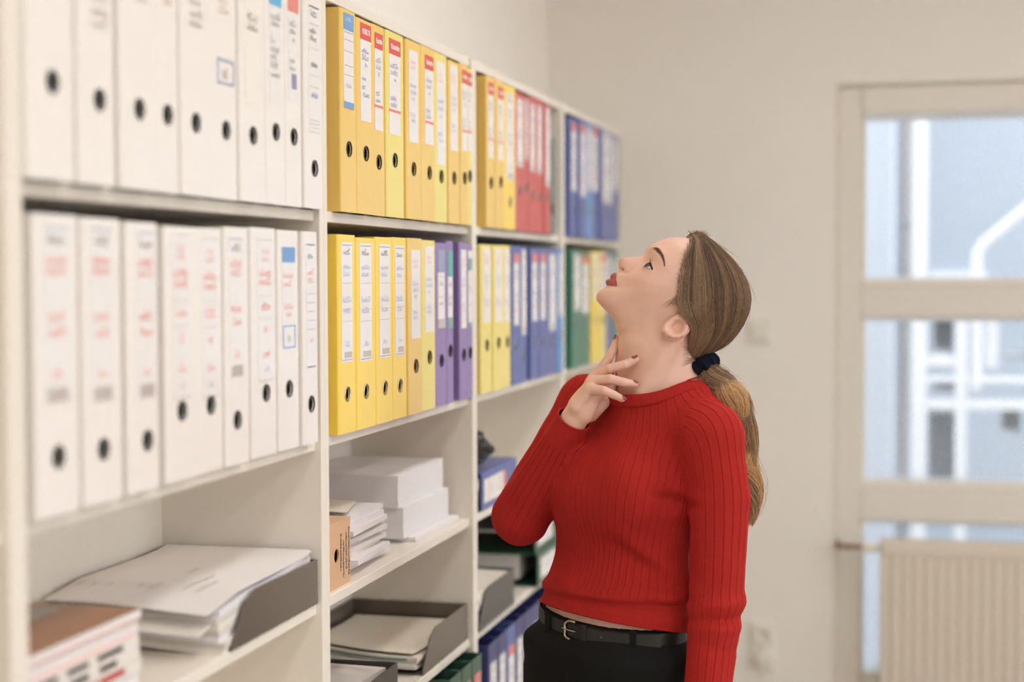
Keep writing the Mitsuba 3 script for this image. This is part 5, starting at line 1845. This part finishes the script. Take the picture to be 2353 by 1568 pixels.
def d_trousers(p):
    v = p[:, 1]
    u0 = p[:, 0] - T_U(np.full(len(p), BELT_C))
    below = BELT_C - BELT_TIP * u0 - BELT_DIP * (p[:, 2] - BELT_W0) - v
    g = np.interp(below, [-.01, .008, .020, .036, .052, .070, .09], [.002, .002, .007, .0145, .011, .008, .008])
    d = d_loft(p, g)
    legs = np.minimum(chain(p, [(HIP_L, .090), (KNEE_L, .060), (ANK_L, .046)], .02), chain(p, [(HIP_R, .090), (KNEE_R, .058), (ANK_R, .046)], .02))
    d = smin(d, legs, .03)
    d = smin(d, ellipsoid(p, J(1228, 1472, 2.83), np.eye(3), (.016, .020, .03)), .02)
    top = -below - .0135
    return np.maximum(d, top) - .0022 * (meshkit.fbm(p * 14, 3, 8) - .5)


TOE_ = drop(HIP_L, 0)
lo_ = np.minimum(ANK_L, ANK_R) - [.12, .03, .16]
hi_ = J(1640, 1370, 2.6)
hi_[2], lo_[2] = .22, -.30
V4, F4 = surface_nets(d_trousers, lo_, hi_, .0075)
part(person, 'trousers', wmesh(V4, F4), 'trouser_black', True, label='black trousers')
for A_ in (ANK_L, ANK_R):
    heel, toe = drop(A_ - HF * .035, .045), drop(A_ + HF * .16, .030)
    def d_shoe(p):
        d = smin(cone(p, heel, toe, .038, .028), cone(p, drop(A_, .10), heel, .036, .036), .02)
        hh = (p @ MB[:3, :3].T)[:, 2] + MB[2, 3]
        return np.maximum(d, .004 - hh)
    V5, F5 = surface_nets(d_shoe, A_ - [.26, .16, .26], A_ + [.26, .1, .26], .008)
    part(person, 'shoe', wmesh(V5, F5), 'shoe_black', True)


def belt_ring(n, v_off, grow):
    th = np.linspace(0, 2 * np.pi, n, endpoint=False)
    d = np.cos(th)[:, None] * HF + np.sin(th)[:, None] * HLB
    vv = np.full(n, BELT_C)
    for _ in range(4):
        c = torso_axis(vv)
        x, y = np.sin(th) * (T_A(vv) + grow), np.cos(th) * (np.where(np.cos(th) > 0, T_F(vv), T_B(vv)) + grow)
        P_ = c + x[:, None] * HLB + y[:, None] * HF
        P_[:, 1] = BELT_C + v_off - BELT_TIP * (P_[:, 0] - float(T_U(BELT_C))) - BELT_DIP * (P_[:, 2] - BELT_W0)
        vv = P_[:, 1] - v_off
    return P_


n_ = 160
prof_ = [(-.0115, .0045), (-.0105, .0070), (.0105, .0070), (.0115, .0045)]
B_ = np.vstack([belt_ring(n_, a_, b_) for a_, b_ in prof_])
belt = part(person, 'belt', wm(mesh_of(B_, grid_faces(4, n_, True))), 'belt_black', 40, label='narrow black leather belt')
ths = lambda k: belt_ring(n_, 0, .0078)[k % n_]


def belt_index(px):
    R_ = belt_ring(n_, 0, .0078)
    front = R_[:, 2] > torso_axis(np.array([BELT_C]))[0][2] - .03
    z = ZP - R_[:, 2]
    x = R_[:, 0] / z * FOC + 1176.5
    return int(np.argmin(np.abs(x - px) + 1e3 * ~front))


def on_belt(px, h, out_=0.0):
    k = belt_index(px)
    R_ = belt_ring(n_, h, .0078 + out_)
    return R_[k]


# buckle: a half-round frame with a bar and a prong
bk = [on_belt(x, h, .0022) for x, h in ((1321, .0150), (1313, .0148), (1305, .0125), (1300, .007), (1298.5, 0), (1299, -.006), (1302, -.0115), (1306, -.0145), (1311, -.0155))]
bt = np.linspace(0, 1, len(bk))
bk = CubicSpline(bt, np.array(bk))(np.linspace(0, 1, 40))
b_ = part(person, 'buckle', wm(tube(bk, .0021, 10)), 'buckle_metal', True, label='pale gold half-round belt buckle')
part(b_, 'prong', wm(tube(np.array([on_belt(1297, .0, .0035), on_belt(1310, .0, .0045), on_belt(1322, .0, .0035)]), .0012, 8)), 'buckle_metal', True)


def belt_patch(x0, x1, h0, h1, o0, n=8, m='belt_black', name='belt_keeper', par=None):
    k0, k1 = belt_index(x0), belt_index(x1)
    ks = np.linspace(0, 1, n)
    out = []
    for h in np.linspace(h0, h1, 4):
        for t in ks:
            x = x0 + (x1 - x0) * t
            out.append(on_belt(x, h, o0))
    out = np.array(out)
    inner = out.copy()
    c = torso_axis(np.array([BELT_C]))[0]
    dirn = out - c
    dirn[:, 1] = 0
    dirn /= np.linalg.norm(dirn, axis=1, keepdims=True)
    V_ = np.vstack([out, out - dirn * .0016])
    q_ = grid_faces(4, n, False)
    f_ = np.vstack([q_, q_[:, ::-1] + len(out)])
    rim = list(range(n)) + [n * r + n - 1 for r in range(1, 4)] + list(range(4 * n - 2, 3 * n - 1, -1)) + [n * 2, n]
    sd_ = np.array([[rim[i], rim[(i + 1) % len(rim)], rim[(i + 1) % len(rim)] + len(out), rim[i] + len(out)] for i in range(len(rim))])
    part(par or person, name, wm(mesh_of(V_, np.vstack([f_, sd_]))), m, False)


belt_patch(1336, 1352, -.0135, .0135, .0022, m='belt_black', name='keeper', par=belt)
belt_patch(1320, 1520, -.0115, .0095, .0012, n=30, m='belt_black', name='strap_end', par=belt)
belt_patch(1444, 1462, -.021, .0165, .0040, m='trouser_black', name='belt_loop')
belt_patch(1256, 1264, -.020, .016, .0040, m='trouser_black', name='belt_loop')
for x in (1325, 1382):
    c_ = on_belt(x, .0, .0032)
    part(belt, 'eyelet', wm(trimesh.Trimesh(trimesh.creation.icosphere(subdivisions=1, radius=.0011).vertices + c_, trimesh.creation.icosphere(subdivisions=1).faces, process=False)), 'buckle_metal')

# ---- hair: a combed cap, strands over it, a scrunchie and a pony tail
OUT_H = hpoly([(420, 1000), (560, 1060), (760, 1120), (880, 1220), (950, 1290), (1050, 1250), (1120, 1200), (1175, 1172), (1310, 1090), (1370, 1020), (1420, 920), (1455, 820), (1469, 720), (1461, 630), (1430, 540), (1380, 450), (1310, 360), (1230, 280), (1150, 215), (1075, 158), (1010, 128), (960, 145)] + FACE_TOP[1:] + NOSE_LIPS[:1] + CHIN[::3])
HAIR_R = polar_table(OUT_H, 1.0)


EAR_TOP = hp(926, 872, .08)


def hair_l(a, s):
    """lateral distance of the hair surface over (a, s)"""
    ang, rho = np.arctan2(s, a), np.hypot(a, s)
    r = polar_read(HAIR_R, ang)
    b = .0755 + (polar_read(BTAB, ang) + .009 - .0755) * (1 - np.exp(-(rho / .062) ** 2.2))
    over_ear = .018 * np.exp(-((a - EAR_TOP[0]) ** 2 + (s - EAR_TOP[1]) ** 2) / .021 ** 2)
    return b * np.maximum(1 - np.minimum(rho / r, 1) ** 2.25, 0) ** (1 / 2.25) + over_ear


FRONT = hpoly([(952, 160), (932, 240), (903, 330), (872, 420), (845, 520), (830, 620), (822, 700), (822, 760), (838, 815), (880, 868), (925, 905), (938, 970), (925, 1050), (905, 1120), (915, 1190), (960, 1245)], .055)
FRONT[0] = hp(952, 160, .01)
FRONT[1] = hp(932, 240, .03)
REAR = hpoly([(1003, 128), (1075, 158), (1150, 215), (1230, 280), (1310, 360), (1380, 450), (1430, 540), (1461, 630), (1469, 720), (1455, 820), (1420, 920), (1370, 1020), (1310, 1090), (1240, 1138), (1150, 1180), (1085, 1205)])
TIE = J(1601, 826, 2.80)
_fa = lambda P: CubicSpline(np.r_[0, np.cumsum(np.linalg.norm(np.diff(P, axis=0), axis=1))] / np.linalg.norm(np.diff(P, axis=0), axis=1).sum(), P)
FS_, RS_ = _fa(FRONT), _fa(REAR)


def hair_point(t, k, side, lift=0.0):
    """t along the combing direction (0 hairline - 1 tie), k from the front edge (0) to the rear outline (1)"""
    t, k = np.asarray(t, float), np.asarray(k, float)
    kk = k + .10 * np.sin(np.pi * k) * (1 - t)
    a_s = FS_(t) * (1 - kk)[..., None] + RS_(t) * kk[..., None]
    a_, s_ = a_s[..., 0], a_s[..., 1]
    l_ = hair_l(a_, s_)
    # gather the strands into the tie
    w_ = np.clip((t - .50) / .50, 0, 1) ** 2.6
    P_ = HC + a_[..., None] * HA + s_[..., None] * HS + (l_ * side)[..., None] * HL
    tie_r = .0155 + .009 * np.clip(1 - k * 2.5, 0, 1)[..., None]
    ang_ = k * np.pi * side
    tgt = TIE + (np.cos(ang_)[..., None] * np.array([-.62, -.62, .0]) + np.sin(ang_)[..., None] * np.array([0, 0, 1.0])) * tie_r
    P_ = P_ * (1 - w_[..., None]) + tgt * w_[..., None]
    if np.any(lift):
        c_ = HC + HS * .0
        n_ = P_ - c_
        n_ /= np.linalg.norm(n_, axis=-1, keepdims=True)
        P_ = P_ + n_ * np.asarray(lift)[..., None]
    return P_


nt, nk = 70, 80
tg, kg = np.meshgrid(np.linspace(0, 1, nt), np.linspace(0, 1, nk), indexing='ij')
caps = []
for side in (1, -1):
    groove = .0016 * (meshkit.noise(np.stack([kg * 55, tg * 2.0, tg * 0 + side], -1), 2) - .8)
    thin = np.clip(kg / .06, 0, 1)
    Pc = hair_point(tg, kg, side, groove - .0030 * (1 - thin))
    caps.append(mesh_of(Pc.reshape(-1, 3), grid_faces(nt, nk, False)))
hair = part(person, 'hair', wm(cat(caps)), 'hair_brown', True, label='light brown hair combed back into a low pony tail')

lines = {k_: [] for k_ in HAIR}
soft = []
pick = list(HAIR)
n_str = 6500
for i in range(n_str):
    side = 1 if i % 4 else -1
    k0 = hr.random() ** .8
    t0 = 0.0 if hr.random() < .55 else hr.random() * .5
    t1 = 1.0 if hr.random() < .7 else t0 + .35 + hr.random() * .3
    t_ = np.linspace(t0, min(t1, 1.0), 15)
    wob = .010 * (meshkit.noise(np.stack([t_ * 2.5 + i * 7.1, np.full(15, i * .37), t_ * 0], -1), 1) - .5)
    k_ = np.clip(k0 + wob, 0, 1)
    lift = np.full(15, abs(hr.normal(0, .0007))) + .0001
    lift = lift + .0012 * hr.random() * np.sin(np.pi * np.linspace(0, 1, 15))
    # shade runs in locks
    lock = .55 + .75 * (meshkit.noise(np.array([[k0 * 22, side * 3.3, t0 * 1.5]]), 5)[0] - .5) + hr.normal(0, .17)
    c_ = 'hair_deep' if lock < .30 else 'hair_brown' if lock < .52 else 'hair_mid' if lock < .74 else 'hair_light'
    lines[c_].append(hair_point(t_, k_, side, lift))
# soft short hairs at the hairline, temple and nape
for i in range(520):
    zone = i % 4
    if zone == 0:      # along the hairline, laid over the skin
        t0 = hr.random() * .50
        sd_ = 1 if hr.random() < .8 else -1
        a_s = FS_(t0)
        fwd_ = np.array([.75, -.45]) * (.001 + .007 * hr.random() ** 2)
        tip = a_s + fwd_
        kk_ = np.array([.03, .05]) + .04 * hr.random()
        tail_ = hair_point(np.array([t0 + .07, t0 + .13]), kk_, sd_, np.full(2, .0008))
        al_, sl_, _ = head_local(tail_)
        aa = np.array([tip[0], a_s[0] + fwd_[0] * .4, al_[0]])
        ss = np.array([tip[1], a_s[1] + fwd_[1] * .4 + .002, sl_[0]])
        head_ = skin_at(aa[:2], ss[:2], sd_, .0010)
        raw_ = np.vstack([tail_[::-1], head_[::-1]])
        soft.append(CubicSpline([0, 1, 2, 3], raw_)(np.linspace(0, 3, 9)))
    elif zone == 1:    # wisps before the ear
        if hr.random() < .80:
            continue
        r0 = np.array(hp(825 + 25 * hr.random(), 660 + 90 * hr.random(), .066))
        r1 = np.array(hp(710 + 100 * hr.random(), 725 + 65 * hr.random(), .062))
        aa, ss = np.linspace(r0[0], r1[0], 8), np.linspace(r0[1], r1[1], 8) + .003 * np.sin(np.linspace(0, np.pi, 8))
        soft.append(skin_at(aa, ss, 1, .0009))
    elif zone == 2:    # nape hairs running to the tie
        if hr.random() < .62:
            continue
        u1_, u2_ = hr.random(), hr.random()
        p0 = J(*C8(835 + 75 * u1_ + 25 * u2_, 1090 + 190 * u2_), 2.755)
        for _ in range(4):
            p0 = p0 - grad(d_neck, p0[None], 1e-3)[0] * (d_neck(p0[None])[0] - .001)
        p1 = TIE + np.array([-.006, .002, .012]) + hr.normal(0, .005, 3)
        x_ = np.linspace(0, 1, 9)[:, None]
        q_ = p0 * (1 - x_) + p1 * x_
        for _ in range(3):
            d_ = np.minimum(d_neck(q_), .02)
            q_ = q_ - grad(d_neck, q_, 1e-3) * (np.minimum(d_ - .0015, 0))[:, None]
        q_ = q_ + VUP * .006 * np.sin(x_ * np.pi) * (hr.random() - .2)
        (soft if i % 5 else lines['hair_brown']).append(q_[::-1])
    else:              # fly-away hairs off the crown
        k0, t0 = hr.random() ** .35, hr.random() * .7
        t_ = np.linspace(t0, min(1, t0 + .10 + .16 * hr.random()), 9)
        up_ = np.linspace(0, 1, 9) ** 1.4 * (.003 + .008 * hr.random())
        lines['hair_mid'].append(hair_point(t_, np.full(9, k0), 1 if hr.random() < .5 else -1, up_ + .0004))
# the tuft standing up at the parting
for i in range(90):
    p0 = head_point(*hp(955 + 85 * hr.random(), 150, .0), hr.normal(0, .012))[0]
    x_ = np.linspace(0, 1, 9)[:, None]
    lines['hair_mid' if i % 2 else 'hair_brown'].append(p0 + VUP * (.004 + .009 * hr.random()) * np.sin(x_ * 2.2) + np.array([.020 * (hr.random() - .35), -.004, .012 * (hr.random() - .5)]) * x_ * 1.6)
for c_, ls in lines.items():
    if ls:
        part(hair, 'strands', wm(strands(ls, .00034, .00012)), c_, True, kind='stuff')

part(hair, 'fine_hairs', wm(strands(soft, .00022, .00006)), 'hair_brown', True, kind='stuff')

# pony tail
PT = np.array([J(1608, 838, 2.805), J(1630, 868, 2.79), J(1662, 900, 2.785), J(1690, 945, 2.795), J(1706, 1005, 2.815), J(1712, 1070, 2.825), J(1726, 1130, 2.83), J(1724, 1210, 2.83)])
ps = np.linspace(0, 1, len(PT))
PTC = CubicSpline(ps, PT)
PR = PchipInterpolator(ps, [.017, .0290, .0305, .0265, .0220, .0190, .0185, .0040])
x_ = np.linspace(0, .965, 40)
core = tube(PTC(x_), PR(x_) * .72, 20)
tail = part(person, 'pony_tail', wm(core), 'hair_mid', True, label='wavy golden brown pony tail hanging behind her shoulder')
plines = {k_: [] for k_ in HAIR}
soft = []
for i in range(2200):
    t0 = 0.0 if hr.random() < .8 else hr.random() * .4
    t1 = .70 + .30 * hr.random() ** .6
    x_ = np.linspace(t0, t1, 22)
    c = PTC(x_)
    tn = PTC(x_, 1)
    tn /= np.linalg.norm(tn, axis=1, keepdims=True)
    b1 = np.cross(tn, [0, 0, 1.0])
    b1 /= np.linalg.norm(b1, axis=1, keepdims=True)
    b2 = np.cross(tn, b1)
    g_ = hr.integers(0, 9)
    ph = g_ * .7 + hr.normal(0, .35) + 2.8 * x_ * (1 if g_ % 2 else -.7) + .7 * np.sin(10 * x_ + g_)
    rr_ = PR(x_) * (.62 + .42 * hr.random() ** .5) * (1 + .22 * np.sin(15 * x_ + g_ * 1.9))
    stray = hr.random() < .05
    if stray:
        rr_ = rr_ + .012 * hr.random() * np.clip((x_ - t0) * 1.3, 0, 1) ** 2
    q_ = c + (np.cos(ph) * rr_)[:, None] * b1 + (np.sin(ph) * rr_)[:, None] * b2
    lk = (g_ * .37) % 1 * .55 + hr.normal(0, .15) + .34
    for sgm, lo2, hi2 in ((0, 0, 12), (1, 11, 22)):
        v_ = lk + (.25 if sgm else .0)
        cc = 'hair_deep' if v_ < .15 else 'hair_brown' if v_ < .32 else 'hair_mid' if v_ < .5 else 'hair_light' if v_ < .68 else 'hair_gold'
        plines[cc].append(q_[lo2:hi2])
for c_, ls in plines.items():
    if ls:
        part(tail, 'strands', wm(strands(ls, .00036, .00022)), c_, True, kind='stuff')
# scrunchie
axis_ = unit(np.array([.42, -.9, .1]))
SCR = J(1612, 842, 2.79)
s1_ = unit(np.cross(axis_, [0, 0, 1.0]))
s2_ = np.cross(axis_, s1_)
u_, v_ = np.meshgrid(np.linspace(0, 2 * np.pi, 90, endpoint=False), np.linspace(0, 2 * np.pi, 22, endpoint=False), indexing='ij')
rt = .0150 * (1 + .13 * np.sin(u_ * 11 + 1.6 * np.sin(v_ + .6)) + .08 * np.sin(u_ * 23 + 2 * np.cos(v_)) + .30 * (meshkit.fbm(np.stack([np.cos(u_) * 4, np.sin(u_) * 4, np.cos(v_) * 2], -1), 3, 2) - .5))
Rr = .0165
Ps = SCR + ((Rr + rt * np.cos(v_))[..., None] * (np.cos(u_)[..., None] * s1_ + np.sin(u_)[..., None] * s2_)) + (rt * np.sin(v_))[..., None] * axis_
part(person, 'scrunchie', wm(mesh_of(Ps.reshape(-1, 3), np.vstack([grid_faces(90, 22, True), np.array([[89 * 22 + j, 89 * 22 + (j + 1) % 22, (j + 1) % 22, j] for j in range(22)])]))), 'scrunchie_navy', True, label='dark navy velvet scrunchie')
